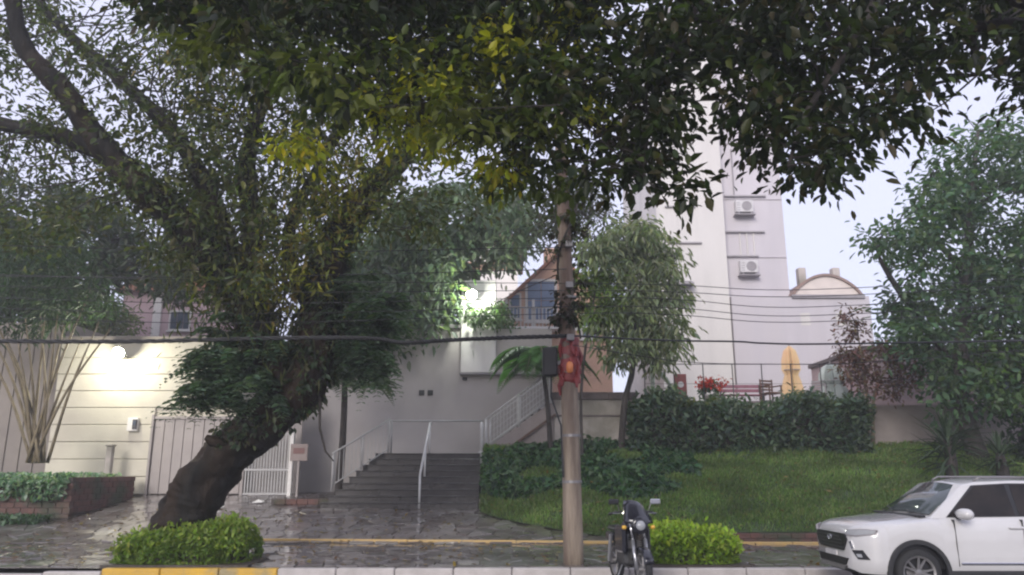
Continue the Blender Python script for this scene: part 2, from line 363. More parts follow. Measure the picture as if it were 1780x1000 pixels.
def voronoi(x0, x1, y0, y1, sx, sy):
    """irregular stone outlines over a rectangle"""
    nx, ny = int((x1-x0)/sx), int((y1-y0)/sy); pts = {}
    for i in range(-2, nx+2):
        for j in range(-2, ny+2): pts[i, j] = (x0 + (i+.5+random.uniform(-.42,.42))*sx, y0 + (j+.5+random.uniform(-.42,.42))*sy)
    for i in range(nx):
        for j in range(ny):
            c = pts[i, j]; poly = [(c[0]-2*sx, c[1]-2*sy), (c[0]+2*sx, c[1]-2*sy), (c[0]+2*sx, c[1]+2*sy), (c[0]-2*sx, c[1]+2*sy)]
            for di in (-2,-1,0,1,2):
                for dj in (-2,-1,0,1,2):
                    q = pts.get((i+di, j+dj))
                    if q is None or (di == 0 and dj == 0): continue
                    mx, my = (c[0]+q[0])/2, (c[1]+q[1])/2; nx_, ny_ = q[0]-c[0], q[1]-c[1]
                    new = []
                    for k in range(len(poly)):
                        a, b = poly[k], poly[(k+1) % len(poly)]
                        da = (a[0]-mx)*nx_+(a[1]-my)*ny_; db = (b[0]-mx)*nx_+(b[1]-my)*ny_
                        if da <= 0: new.append(a)
                        if (da < 0 < db) or (db < 0 < da): t = da/(da-db); new.append((a[0]+(b[0]-a[0])*t, a[1]+(b[1]-a[1])*t))
                    poly = new
                    if len(poly) < 3: break
                if len(poly) < 3: break
            if len(poly) >= 3: yield c, [(min(max(px, x0), x1), min(max(py, y0), y1)) for px, py in poly]
def stone_geo(mb, c, poly, fz, gap=.018):
    n = len(poly); r = sum(math.hypot(p[0]-c[0], p[1]-c[1]) for p in poly)/n
    if r < .06: return False
    h = random.uniform(.012, .03); tx, ty = random.uniform(-.03,.03), random.uniform(-.02,.06)
    a = []; b = []; cc = []
    for x, y in poly:
        d = math.hypot(x-c[0], y-c[1]) + 1e-6; k1 = max(.2, 1-gap/d); k2 = max(.15, 1-(gap+.016)/d)
        X, Y = c[0]+(x-c[0])*k1, c[1]+(y-c[1])*k1; a.append((X, Y, fz(Y)-.004)); b.append((X, Y, fz(Y)+h*.6))
        X, Y = c[0]+(x-c[0])*k2, c[1]+(y-c[1])*k2; cc.append((X, Y, fz(Y)+h+tx*(X-c[0])+ty*(Y-c[1])))
    mb.add(a+b+cc, [tuple(range(2*n, 3*n))] + [(k, (k+1) % n, n+(k+1) % n, n+k) for k in range(n)] + [(n+k, n+(k+1) % n, 2*n+(k+1) % n, 2*n+k) for k in range(n)])
    return True
def pave(parent, x0, x1, y0, y1, sx, sy, fz, mats, limit, skip=lambda x, y: False):
    cells = [(c, p) for c, p in voronoi(x0, x1, y0, y1, sx, sy) if not skip(*c)]
    vis = lambda c: -60 < proj((c[0], c[1], fz(c[1])))[0] < 1840
    cells.sort(key=lambda q: (not vis(q[0]), q[0][1]))
    rest = [MB() for _ in mats]
    for i, (c, p) in enumerate(cells):
        k = random.randrange(len(mats))
        if i < limit and vis(c):
            mb = MB()
            if stone_geo(mb, c, p, fz): mb.build('paving_stone', mats[k], parent)
        else: stone_geo(rest[k], c, p, fz)
    for k, mb in enumerate(rest):
        if mb.v: tag(mb.build('far_paving_stones', mats[k], parent), kind='stuff')
inbed = lambda x, y: (-7.15 < x < -4.6 and 14.1 < y < 16.15) or (2.35 < x < 4.15 and 14.1 < y < 15.5)
pave(walk, -13.5, 12.5, 14.14, 17.55, .42, .34, z_side, [M['stone'], M['stone'], M['stone2']], 290, inbed)
pave(fore, -14.5, 2.6, 17.75, 24.2, .44, .4, z_fore, [M['stone2'], M['stone2'], M['stone']], 290, lambda x, y: y > lawn_front(x) - .1 and x > -1 or (x < -11.0 and y > 20.2) or (-5.6 < x < -.8 and y > 21.7))

# kerb stones: dropped at the driveway on the left
kerb = empty('kerb', (0, 14.03, 0)); kerb['kind'] = 'structure'
x = -22.0
while x < 22:
    drop = .09 if x < -8.2 else (.05 if x < -7.3 else 0)
    mb = MB(); mb.cbox((x + .006, -.09, -.05), (x + .994, .09, .145 - drop + random.uniform(-.004, .004)), .018)
    mb.build('kerb_stone', M['kerb_y'] if -7.9 < x < -4.3 else M['kerb'], kerb); x += 1.0
ye = empty('yellow_edging', (0, 17.6, .2)); tag(ye, 'long thin faded yellow painted edging line behind the sidewalk stones', 'edging')
for i in range(16):
    x0 = -5.9 + i * 1.2; y0 = .45 - .03 * (x0 + 5.9)
    if 2.0 < x0 + .6 < 2.6: continue
    zz = z_fore(17.6 + y0) - .2 if x0 < 3 else .02
    Mx = Matrix.Translation((x0, y0, zz)) @ Matrix.Rotation(R(-1.7), 4, 'Z')
    MB().cbox((0, -.06, -.06), (1.19, .06, .045), .01, Mx).build('edging_segment', M['edge_y'], ye)
# low brown border at the foot of the lawn
bw = empty('lawn_border', (0, 17.9, .1)); tag(bw, 'low brown brick border along the foot of the lawn by the car', 'border')
for i in range(44):
    for j in range(2):
        x0 = 2.7 + i * .3 + (.15 if j else 0)
        MB().cbox((x0, -.06, .1 + j*.12), (x0 + .288, .07, .1 + j*.12 + .112), .012).build('brick', M['brick'], bw)
MB().box((2.72, -.045, .0), (16.0, .055, .33)).build('mortar_core', M['soil'], bw)

# ------------------------------------------------------------------ lawn bank
mb = MB(); vs = []; fs = []; NX, NY = 70, 16
for j in range(NY + 1):
    for i in range(NX + 1):
        x = -.85 + 20.85 * i / NX; y = lawn_front(x) + (LAWN_Y1 + .6 - lawn_front(x)) * j / NY; vs.append((x, y, z_lawn(x, y)))
for j in range(NY):
    for i in range(NX): a = j*(NX+1)+i; fs.append((a, a+1, a+NX+2, a+NX+1))
tag(mb.add(vs, fs).build('lawn_bank', M['lawn'], smooth=True), kind='structure')
def lawn_pts(n, test):
    out = []
    while len(out) < n:
        x = random.uniform(-.85, 15.5); yf = lawn_front(x); y = yf + (LAWN_Y1 - yf) * random.random()
        if test(x, y): out.append((x, y, z_lawn(x, y)))
    return np.array(out)
def cover_zone(x, y):     # leafy ground cover left part of the bank
    u, v = proj((x, y, z_lawn(x, y))); return v < 862 + 10*math.sin(u*.03) and u < 1240 - (v - 770) * .6 + 18 * math.sin(v * .1) and math.sin(x*2.1+y*1.3)+math.sin(x*.9-y*2.7) > -1.25
G = lawn_pts(60000, lambda x, y: not cover_zone(x, y) and (noise.noise(Vector((x*.9, y*1.4, 0))) > -.32 or random.random() < .35))
n = len(G); D = unit(rng.normal(0, .45, (n, 3)) + np.array([0, -.15, 1.])); patch = np.array([noise.noise(Vector((q[0]*.8, q[1]*1.3, 3))) for q in G])*.55
ln = rng.uniform(.07, .17, n)
leaves('grass', G + D*ln[:,None]*.45, D, rng.normal(0, 1, (n, 3)), ln, .12, palette(n, [(.15,.25,.06), (.18,.28,.07), (.12,.2,.055), (.24,.29,.11)], .3) * (1+patch[:,None]), M['grass'])
tag(bpy.data.objects['grass'], 'short green grass on the sloping lawn', 'grass', kind='stuff')
G = lawn_pts(5200, cover_zone); n = len(G)
D = unit(rng.normal(0, .7, (n, 3)) + np.array([0, -.5, .45])); h = rng.uniform(.02, .2, n) * (1 + .5*np.sin(G[:,0]*2.3)*np.sin(G[:,1]*3.1)); G[:, 2] += h
leaves('ground_cover', G, D, unit(rng.normal(0, .4, (n, 3)) + np.array([0, -.4, 1.])), rng.uniform(.12, .3, n), .42, palette(n, [(.035,.09,.04), (.055,.125,.05), (.08,.16,.065), (.12,.19,.1), (.03,.07,.04)], .4), M['leaf'])
tag(bpy.data.objects['ground_cover'], 'dark broad leaved ground cover on the bank beside the stairs', 'ground cover', kind='stuff')

# ------------------------------------------------------------------ upper ground and terrace
sheet('upper_ground', -70, 70, 27.0, 160, lambda x, y: 3.7, 2, 2, M['soil'])
mb = MB(); mb.box((1.25, 24.35, 0), (40, 27.2, 3.78)); tag(mb.build('terrace', M['tile']), kind='structure')
tw = empty('terrace_wall', (1.3, 24.1, 2.2)); tag(tw, 'beige terrace retaining wall with dark coping right of the stairs', 'wall')
MB().box((0, 0, -2.2), (2.55, .24, 1.72)).build('wall_face', M['retaining'], tw)
for i in range(3): MB().cbox((-.06 + i*.87, -.08, 1.723), (-.06 + i*.87 + .865, .3, 1.95), .015).build('coping_stone', M['coping'], tw)
for i in range(2): MB().cbox((i*1.2, -.03, 1.2), (i*1.2+1.19, -.002, 1.26), .006).build('string_course', M['coping'], tw)
tl = empty('hedge_wall', (3.87, 24.1, 2.2)); tag(tl, 'low retaining wall mostly hidden behind the long clipped hedge', 'wall')
MB().box((0, 0, -2.2), (6.9, .24, 1.6)).build('wall_face', M['retaining'], tl)
for i in range(7): MB().cbox((i*.985, -.05, 1.602), (i*.985+.98, .28, 1.68), .012).build('coping_stone', M['coping'], tl)

# ------------------------------------------------------------------ cream wall building (left)
cw = empty('cream_building', (-10, 24, 1)); tag(cw, 'cream boarded wall lit by a bright lamp left of the leaning tree', 'building')
zt = at(200, 592, 24).z; xl, xr = at(95, 700, 24).x, at(262, 790, 24).x
MB().box((xl + 10, .06, -.3), (at(420, 600, 24).x + 10, 3.5, zt - 1.05)).build('wall_core', M['cream'], cw)
nb = 9; hb = (zt - 1.0 - .12) / nb
for i in range(nb):
    x1 = (at(420, 600, 24).x if 1 + .1 + i*hb > 3.4 else xr) + 10
    MB().cbox((xl + 9.98, -.01 + random.uniform(-.006, .006), .1 + i*hb), (x1, .058, .1 + (i+1)*hb - .018), .012).build('wall_board', M['cream'], cw)
MB().cbox((xl + 9.9, -.08, zt - 1.0), (at(425, 600, 24).x + 10, .3, zt - .87), .02).build('coping', M['browngrey'], cw)
gb = empty('side_wall', (-17, 24, 1)); tag(gb, 'brown grey rendered wall behind the fan of stems at the left edge', 'wall')
zg = at(40, 560, 24).z
MB().box((-6, .1, -.4), (xl + 17, 3, zg - 1)).build('wall_face', M['browngrey'], gb)
for i in range(9): MB().cbox((xl + 17 - .45*(i+1) + .02, .06, -.3), (xl + 17 - .45*i - .02, .098, zg - 1.02), .008).build('cladding_panel', M['browngrey'], gb)

# gates between the two buildings
dg = empty('solid_gate', (0, 23.96, 1.05)); tag(dg, 'tall taupe panelled gate behind the leaning trunk', 'gate')
a, b = at(264, 790, 23.96).x, at(420, 790, 23.96).x; hg = at(300, 724, 23.96).z - 1.05
nP = 9
for i in range(nP):
    w_ = (b - a) / nP; MB().cbox((a + i*w_ + .008, 0, .06), (a + (i+1)*w_ - .008, .04, hg - .09), .008).build('panel', M['gate'], dg)
MB().cbox((a - .02, -.03, hg - .088), (b + .02, .07, hg), .01).build('top_rail', M['gate'], dg)
MB().cbox((a - .1, -.05, -.1), (a - .022, .08, hg + .06), .01).build('post', M['gate'], dg); MB().cbox((b + .022, -.05, -.1), (b + .12, .08, hg + .06), .01).build('post', M['gate'], dg)
bgx0, bgx1 = b + .14, at(503, 790, 23.9).x; hb2 = at(450, 752, 23.9).z - 1.06
bg_ = empty('barred_gate', (0, 23.9, 1.06)); tag(bg_, 'white barred gate just right of the leaning trunk', 'gate')
nb = 15
for i in range(nb): xx = bgx0 + (bgx1 - bgx0) * (i + .5) / nb; MB().cbox((xx - .02, 0, .08), (xx + .02, .035, hb2 - .05), .005).build('bar', M['greyrail'], bg_)
for zz in (.05, .75, hb2 - .05): MB().cbox((bgx0, -.012, zz - .03), (bgx1, -.001, zz + .03), .004).build('rail', M['greyrail'], bg_)
MB().cbox((bgx1 + .002, -.05, -.1), (bgx1 + .12, .08, hb2 + .12), .01).build('post', M['pale'], bg_)
MB().box((bgx0, .5, .0), (bgx1 + .2, .6, hb2 + 1.2)).build('back_panel', M['gate'], bg_)
# small board, letter box, meter, post
sb = empty('notice_board', at(520, 786, 23.7)); tag(sb, 'small faded pinkish notice board left of the stairs', 'sign')
MB().cbox((-.26, -.02, -.26), (.26, .02, .24), .01).build('board', M['sign'], sb)
MB().cbox((-.17, -.028, -.05), (.17, -.0205, .12), .002).build('printed_panel', M['signred'], sb)
MB().cbox((-.03, -.018, -1.3), (.03, .018, -.262), .005).build('post', M['gate'], sb)
mx_ = empty('meter_box', at(235, 738, 23.93)); tag(mx_, 'small dark meter box on the cream lit wall', 'box')
MB().cbox((-.22, -.06, -.2), (.1, .03, .2), .01).build('plate', M['pale'], mx_); MB().cbox((-.05, -.1, -.15), (.09, -.062, .15), .015).build('casing', M['dark'], mx_); MB().cbox((-.03, -.108, -.02), (.06, -.1015, .1), .003).build('window', M['glass'], mx_)
pt = empty('gate_post', (at(190, 800, 23.4).x, 23.4, z_fore(23.4))); tag(pt, 'thin pale concrete post standing before the cream wall', 'post')
MB().cbox((-.09, -.09, -.1), (.09, .09, 1.5), .02).build('shaft', M['retaining'], pt); MB().cbox((-.12, -.12, 1.502), (.12, .12, 1.56), .02).build('cap', M['retaining'], pt)

# ------------------------------------------------------------------ taupe house
th = empty('taupe_house', (-3.3, 26, 2.2)); tag(th, 'taupe rendered house wall behind the stair landing', 'building')
tx0, tx1 = at(505, 650, 26).x + 3.3, at(960, 650, 26).x + 3.3; tz = at(700, 572, 26).z - 2.2
MB().box((tx0, 0, -1.4), (tx1, 6, tz)).build('wall_face', M['taupe'], th)
MB().cbox((tx0 - .05, -.1, tz + .002), (at(800, 600, 26).x + 3.3, 6.05, tz + .14), .02).build('coping', M['trim'], th)
wx0, wx1 = at(801, 610, 25.9).x + 3.3, at(862, 610, 25.9).x + 3.3; wz = at(830, 648, 25.9).z - 2.2; wz1 = at(830, 488, 25.9).z - 2.2
MB().cbox((wx0, -.14, wz), (wx1, .5, wz1), .02).build('white_bay', M['pale'], th)
MB().cbox((wx0 - .03, -.24, wz - .08), (tx1, -.003, wz - .003), .01).build('ledge', M['trim'], th)
for dx in (733, 748):
    c = at(dx, 683, 26); MB().cbox((c.x+3.3-.09, -.03, c.z-2.2-.09), (c.x+3.3+.09, -.002, c.z-2.2+.09), .01).build('vent', M['dark'], th)
c = at(808, 659, 26); MB().cbox((c.x+3.3-.08, -.05, c.z-2.2-.05), (c.x+3.3+.08, -.002, c.z-2.2+.05), .01).build('vent', M['dark'], th)

# ------------------------------------------------------------------ lamps
def flood(name, p, label, m, col, watts, rx, off):
    t = empty(name, p, label, 'lamp')
    Mx = Matrix.Rotation(rx, 4, 'X')
    MB().lathe([(.07, -.09), (.14, -.045), (.185, .03), (.19, .05), (.178, .05), (.17, .02)], 24, Mx @ Matrix.Rotation(R(90), 4, 'X')).build('housing', M['black'], t)
    MB().lathe([(.17, .025), (.14, .045), (.07, .06), (.001, .065)], 24, Mx @ Matrix.Rotation(R(90), 4, 'X')).build('lens', m, t)
    MB().tube([(0, .05, 0), (0, off*.6, -.02), (0, off, -.1)], .025, 8).build('bracket', M['black'], t)
    l = bpy.data.lights.new(name + '_light', 'POINT'); l.energy = watts; l.color = col; l.shadow_soft_size = .12
    lo = bpy.data.objects.new(name + '_light', l); COL.objects.link(lo); lo.parent = t
    lo.location = (0, -.24, -.14)
    return t
flood('wall_lamp', at(207, 612, 23.45), 'glaring white floodlight high on the cream wall', M['lampL'], (1, .98, .82), 120, R(35), .55)
p = at(820, 512, 25.4)
flood('floodlight', p, 'bright greenish white floodlight above the pale bay of the taupe house', M['lampR'], (.95, 1, .9), 105, R(25), .45)
wc = empty('wall_creeper', at(835, 540, 25.75)); tag(wc, 'leafy creeper hanging over the pale bay below the floodlight', 'creeper'); wl = np.array(wc.location)
c = region([(788,528), (800,550), (820,560), (840,568), (862,570), (884,560), (880,530), (850,524), (838,540), (820,536)], 42, 25.2, 25.8) - wl
clumps('foliage', c, 18, .26, .16, .4, [(.09,.14,.07), (.12,.17,.09), (.07,.11,.06)], M['leaf'], wc, droop=.8)
MB().tube([(.1, .02, -.1), (.05, -.1, .1), (-.4, -.12, .25), (-.7, -.1, .1)], [.02, .018, .014, .01], 6).build('stem', M['bark3'], wc)

# ------------------------------------------------------------------ front staircase
st = empty('front_staircase', (-3, 21.8, .75)); tag(st, 'dark wet flared steps rising to the landing under the taupe wall', 'stairs')
NS, RISE, TREAD = 9, .17, .26
zb0 = z_fore(21.8)
LZ = zb0 + NS * RISE
for i in range(NS):
    y0 = i * TREAD; xl_ = -2.2 + i * .135; zt_ = zb0 + (i+1)*RISE - .75
    last = i == NS - 1
    mb = MB(); mb.cbox((xl_, y0, -.55), (2.08, (y0 + TREAD + .03) if not last else 4.19, zt_ - .038), .006); mb.build('step', M['step'], st)
    MB().cbox((xl_ - .02, y0 - .03, zt_ - .0375), (2.1, (y0 + TREAD - .032) if not last else 4.18, zt_), .012).build('tread_slab', M['step'], st)
MB().cbox((2.112, -.1, -.7), (2.3, 2.6, .32), .02).build('side_wall', M['steppink'], st)

# side staircase up to the terrace
ss = empty('side_staircase', (-.72, 24.0, LZ)); tag(ss, 'side flight climbing right from the landing to the terrace', 'stairs')
NS2 = 9; r2 = (3.8 - LZ) / NS2; t2 = 2.0 / NS2
for i in range(NS2):
    MB().cbox((i*t2, .12, -1.2), (i*t2 + t2 - .002, 1.4, (i+1)*r2 - .032), .004).build('step', M['steppink'], ss)
    MB().cbox((i*t2 - .02, .02, (i+1)*r2 - .03), (i*t2 + t2 - .024, 1.4, (i+1)*r2), .008).build('tread_slab', M['step'], ss)
pr = [(-.15, -.35), (2.05, -.35 + 1.56), (2.05, -.35 + 1.56 + .42), (-.15, .07)]
MB().prism(pr, 0, .1, Matrix(((1,0,0,0),(0,0,1,0),(0,1,0,0),(0,0,0,1)))).build('stringer', M['steppink'], ss)
pr = [(-.15, -.43), (2.06, -.43 + 1.56), (2.06, -.43 + 1.56 + .075), (-.15, -.355)]
MB().prism(pr, -.03, .1, Matrix(((1,0,0,0),(0,0,1,0),(0,1,0,0),(0,0,0,1)))).build('stringer_edge', M['wood'], ss)
MB().box((-.15, .11, -2.0), (2.06, .14, -.3)).build('base_wall', M['steppink'], ss)

def railing(name, label, a, b, h, nb, m, posts=(0, 1), mid=True, br=.012, pr_=.028):
    """railing between floor points a and b: posts, rails and balusters"""
    a, b = Vector(a), Vector(b); t = empty(name, a, label, 'railing'); d = b - a
    up = Vector((0, 0, h))
    for f in posts: MB().tube([d*f - Vector((0,0,.04)), d*f + up], pr_, 8).build('post', m, t, smooth=True)
    MB().tube([up - d*.02, d*1.02 + up], .028, 8).build('handrail', m, t, smooth=True)
    if mid: MB().tube([Vector((0,0,.12)), d + Vector((0,0,.12))], .018, 8).build('bottom_rail', m, t, smooth=True)
    for i in range(nb):
        f = (i + .5) / nb; MB().tube([d*f + Vector((0,0,.12 if mid else 0)), d*f + up], br, 6).build('baluster', m, t)
    return t
railing('left_railing', 'white sloping railing along the left flank of the front steps', (-5.02, 22.25, zb0 + .5), (-3.75, 23.95, LZ), 1.0, 14, M['greyrail'], (0, .5, 1))
railing('landing_railing', 'pale railing across the back of the stair landing', (-3.7, 24.15, LZ), (-.95, 24.15, LZ), .98, 0, M['greyrail'], (0, 1), False)
railing('side_railing', 'white baluster railing climbing right along the side flight', (-.8, 23.98, LZ + .08), (1.2, 23.98, 3.85), .95, 20, M['white'], (0, .5, 1))
railing('side_back_railing', 'white horizontal bar railing on the wall side of the side flight', (-.7, 25.45, LZ + .1), (1.25, 25.45, 3.85), 1.0, 0, M['white'], (0, .5, 1))
for k in range(4):
    o = bpy.data.objects['side_back_railing']; d = Vector((1.95, 0, 3.85 - LZ - .1)); MB().tube([Vector((0,0,.2*(k+1))), d + Vector((0,0,.2*(k+1)))], .016, 6).build('bar', M['white'], o, smooth=True)
ch = empty('centre_handrail', (-2.52, 21.78, zb0)); tag(ch, 'bright white handrail descending the middle of the front steps', 'handrail')
hl = NS*TREAD
MB().tube([(0, .02, .9), (0, hl, NS*RISE + .92), (0, hl + .35, NS*RISE + .92)], .032, 8).build('rail', M['white'], ch, smooth=True)
for f in (0, .5, .98): MB().tube([(0, .02 + hl*f, f*NS*RISE - .02), (0, .02 + hl*f, .9 + f*NS*RISE)], .03, 8).build('post', M['white'], ch, smooth=True)
rp = empty('stair_post', (-.9, 23.5, LZ - .12)); tag(rp, 'short bright white end post at the right edge of the front steps', 'post')
MB().lathe([(.05, -.2), (.05, .8), (.06, .85), (.06, .97), (.03, 1.02)], 12).build('shaft', M['white'], rp, smooth=True); MB().lathe([(.1, .12), (.1, .15), (.05, .17)], 12).build('flange', M['white'], rp)

# bed left of the stairs
bl = empty('stair_bed', (-6.2, 22.3, .8)); tag(bl, 'small planted bed with red brown edge left of the front steps', 'planter')
for i in range(5):
    for j in range(2): MB().cbox((-.55 + i*.31 + .15*j, 0, -.1 + j*.16), (-.55 + i*.31 + .3 + .15*j, .16, -.1 + j*.16 + .152), .012).build('brick', M['brick'], bl)
MB().box((-.55, .17, -.3), (1.0, 1.3, .2)).build('soil', M['soil'], bl)
c = np.stack([rng.uniform(-6.75, -5.25, 60), rng.uniform(22.35, 23.5, 60), rng.uniform(1.05, 1.5, 60)], 1)
bp_ = empty('bed_plants', (-6, 22.8, 1.0)); tag(bp_, 'low dark green plants filling the bed left of the steps', 'plant')
clumps('foliage', c, 26, .2, .2, .35, [(.03,.08,.03), (.05,.12,.045), (.04,.07,.035)], M['leaf'], bp_)

# ------------------------------------------------------------------ left planter with stems
lp_ = empty('brick_planter', (-11.3, 20.6, .7)); tag(lp_, 'raised dark brick planter at the left edge with pale ground cover', 'planter')
pa, pb, pc = Vector((-15.5, 20.4, 0)), Vector((-11.35, 20.6, 0)), Vector((-11.15, 23.6, 0))
o0 = Vector((-11.3, 20.6, .7))
def brick_run(a, b, z0, courses, parent, bl_=.34, bh=.15, th_=.18):
    d = (b - a); L = d.length; an = math.atan2(d.y, d.x); nb_ = int(L / bl_)
    for j in range(courses):
        for i in range(nb_):
            s0 = i * L / nb_ + (L/nb_/2 if j % 2 else 0)
            Mx = Matrix.Translation(a + Vector((0, 0, z0 + j*bh)) - o0) @ Matrix.Rotation(an, 4, 'Z')
            MB().cbox((s0 + .006, random.uniform(0, .012), .006), (min(L + .02, s0 + L/nb_ - .006), th_, bh - .006), .01, Mx).build('brick', M['brick'], parent)
    Mx = Matrix.Translation(a - o0 + Vector((0,0,z0))) @ Matrix.Rotation(an, 4, 'Z')
    MB().box((.05, .03, -.5), (L - .02, th_ - .02, courses*bh - .01), Mx).build('mortar_core', M['soil'], parent)
brick_run(pa, pb, .55, 6, lp_); brick_run(pb, pc, .72, 6, lp_)
MB().prism([(pa.x-o0.x, .15), (pb.x-o0.x-.1, .2), (pc.x-o0.x-.1, 3.0), (pa.x-o0.x, 3.2)], -.5, .66).build('soil', M['soil'], lp_)
n = 5200; Gx = rng.uniform(-15.4, -11.45, n); Gy = rng.uniform(20.45, 23.4, n); k = rng.random(n) < .3
Gy = np.where(k, rng.uniform(20.3, 20.6, n), Gy); Gz = np.where(k, 1.5 - rng.random(n)**2*.45, 1.4 + rng.uniform(0, .3, n))
leaves('pale_ground_cover', np.stack([Gx, Gy, Gz], 1), unit(rng.normal(0, .7, (n, 3)) + np.array([0,-.6,-.1])), unit(rng.normal(0,.5,(n,3))+np.array([0,-.5,1])), rng.uniform(.1,.2,n), .45,
       palette(n, [(.22,.32,.22), (.12,.22,.12), (.32,.4,.3), (.06,.14,.07)], .3), M['leaf'])
tag(bpy.data.objects['pale_ground_cover'], 'pale variegated ground cover spilling over the brick planter', 'ground cover', kind='stuff')
n = 1400; leaves('low_weeds', np.stack([rng.uniform(-14.5,-11.6,n), rng.uniform(19.6,20.35,n), .5 + rng.uniform(0,.2,n)], 1), unit(rng.normal(0,.6,(n,3))+np.array([0,-.3,.5])), rng.normal(0,1,(n,3)), rng.uniform(.1,.2,n), .4, palette(n, [(.05,.1,.05), (.12,.18,.12)], .3), M['leaf'])
tag(bpy.data.objects['low_weeds'], 'low green weeds at the foot of the brick planter', 'weeds', kind='stuff')
# fan of stems
fs_ = empty('fan_shrub', at(62, 795, 21.8)); tag(fs_, 'tall shrub with tan stems fanning out of the brick planter', 'shrub')
b0 = fs_.location.copy(); tips = []
for i in range(15):
    ut = -60 + i*18 + random.uniform(-6, 6); vt = random.uniform(500, 600)
    tp = at(ut, vt, 21.8 + random.uniform(-.7, .7)) - b0; bs = Vector((random.uniform(-.25,.25), random.uniform(-.2,.2), -.15))
    md = bs.lerp(tp, .5) + Vector((-.12 * (1 if tp.x > 0 else -1), 0, .1)); md.x = bs.x + (tp.x - bs.x) * .42
    s = spline([(*bs, .045), (*md, .035), (*tp, .015)], 5); MB().tube([q[:3] for q in s], [q[3] for q in s], 6, wob=.1).build('stem', M['stem'], fs_, smooth=True); tips.append(tp)
cc = region([(-60,440), (60,400), (190,430), (215,520), (150,560), (60,590), (-60,600)], 120, 21, 23.2) - np.array(b0)
clumps('crown', cc, 26, .45, .26, .2, [(.03,.06,.03), (.04,.075,.035), (.06,.09,.05)], M['leaf'], fs_, droop=.6)

# ------------------------------------------------------------------ tower and buildings behind
TY = 36.0
tb = empty('white_tower', (10, TY, 3.7)); tag(tb, 'tall white apartment tower rising behind the hedge terrace', 'building')
xL, xS, xR_ = at(1140, 430, TY).x - 10, at(1257, 430, TY).x - 10, at(1366, 430, TY).x - 10
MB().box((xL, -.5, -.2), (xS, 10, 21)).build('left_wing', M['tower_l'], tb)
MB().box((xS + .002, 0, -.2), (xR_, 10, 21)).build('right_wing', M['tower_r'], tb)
MB().cbox((xL - .1, -.6, 21.003), (xR_ + .1, 10.1, 21.3), .03).build('parapet', M['trim'], tb)
for i in range(6):      # storey joints and sills
    zz = 2.2 + i * 2.95
    MB().cbox((xS + .02, -.05, zz), (xR_ - .02, -.002, zz + .05), .01).build('storey_band', M['tower_r'], tb)
for (u0, u1, v) in ((1258, 1328, 404), (1260, 1318, 446), (1258, 1330, 342)):
    a, b = at(u0, v, TY), at(u1, v, TY); MB().cbox((a.x - 10, -.16, a.z - 3.7 - .04), (b.x - 10, -.003, a.z - 3.7 + .04), .01).build('ledge', M['ledge'], tb)
for (u0, u1, v) in ((1152, 1204, 366), (1160, 1215, 428)):
    a, b = at(u0, v, TY), at(u1, v, TY); MB().cbox((a.x - 10, -.62, a.z - 3.7 - .04), (b.x - 10, -.503, a.z - 3.7 + .04), .01).build('ledge', M['ledge'], tb)
for (u, v0, v1) in ((1276, 260, 345), (1288, 406, 444), (1300, 406, 444), (1312, 406, 444)):
    a, b = at(u, v1, TY), at(u, v0, TY); MB().tube([(a.x - 10, -.05, a.z - 3.7), (a.x - 10, -.05, b.z - 3.7)], .035, 6).build('drain_pipe', M['trim'] if u == 1276 else M['tower_l'], tb)
def aircon(u, v, Y, label):
    t = empty('air_conditioner', at(u, v, Y - .03), label, 'air conditioner', 'air conditioners on the tower')
    MB().cbox((-.42, -.34, -.3), (.42, -.02, .3), .02).build('casing', M['ac'], t)
    Mx = Matrix.Translation((.1, -.343, 0)) @ Matrix.Rotation(R(90), 4, 'X')
    MB().lathe([(.24, 0), (.24, .012), (.2, .015), (.2, .003), (.03, .003), (.03, .02)], 18, Mx).build('fan_grille', M['trim'], t)
    for k in range(4): MB().cbox((-.38, -.348, -.22 + k*.12), (-.22, -.3405, -.19 + k*.12), .002).build('side_vent', M['trim'], t)
    for sx in (-.3, .3): MB().cbox((sx - .03, -.36, -.4), (sx + .03, 0, -.302), .008).build('bracket', M['trim'], t)
    MB().cbox((-.5, -.4, -.46), (.5, 0, -.402), .01).build('tray', M['trim'], t)
aircon(1291, 362, TY, 'upper of the two air conditioners on the white tower')
aircon(1299, 466, TY, 'lower of the two air conditioners on the white tower')
for (u, v, s) in ((1187, 494, 'upper'), (1185, 520, 'lower')):
    t = empty('window_awning', at(u, v, TY - .52), s + ' small dark awning on the left wing of the tower', 'awning', 'awnings on the tower')
    pr = [(0, -.12), (-.5, -.12), (-.5, -.05), (0, .16)]
    MB().prism(pr, -.42, .42, Matrix(((0,0,1,0),(1,0,0,0),(0,1,0,0),(0,0,0,1)))).build('hood', M['trim'], t); MB().cbox((-.4, -.46, -.19), (.4, -.44, -.122), .004).build('valance', M['dark'], t)

ah = empty('arched_building', (13.2, 35.4, 3.7)); tag(ah, 'lower lilac white building with a terracotta arched gable', 'building')
zA = at(1440, 515, 35.4).z - 3.7; x0, x1 = at(1277, 600, 35.4).x - 13.2, at(1520, 600, 35.4).x - 13.2
MB().box((x0, 0, -.2), (x1, .58, zA)).build('wall_face', M['tower_r'], ah); MB().box((xR_ + 10 - 13.2 + .05, .59, -.2), (x1, 8, zA)).build('wall_back', M['tower_r'], ah)
a0, a1 = at(1380, 515, 35.4).x - 13.2, at(1498, 515, 35.4).x - 13.2; hA = at(1440, 480, 35.4).z - 3.7 - zA
N_ = 18; arc = [(a0 + (a1-a0)*i/N_, zA + .003 + (hA)*math.sin(math.pi*i/N_)**.75) for i in range(N_ + 1)]
MV = Matrix(((1,0,0,0),(0,0,1,0),(0,1,0,0),(0,0,0,1)))
MB().prism(arc, .1, 7.8, MV).build('arched_gable', M['peach'], ah)
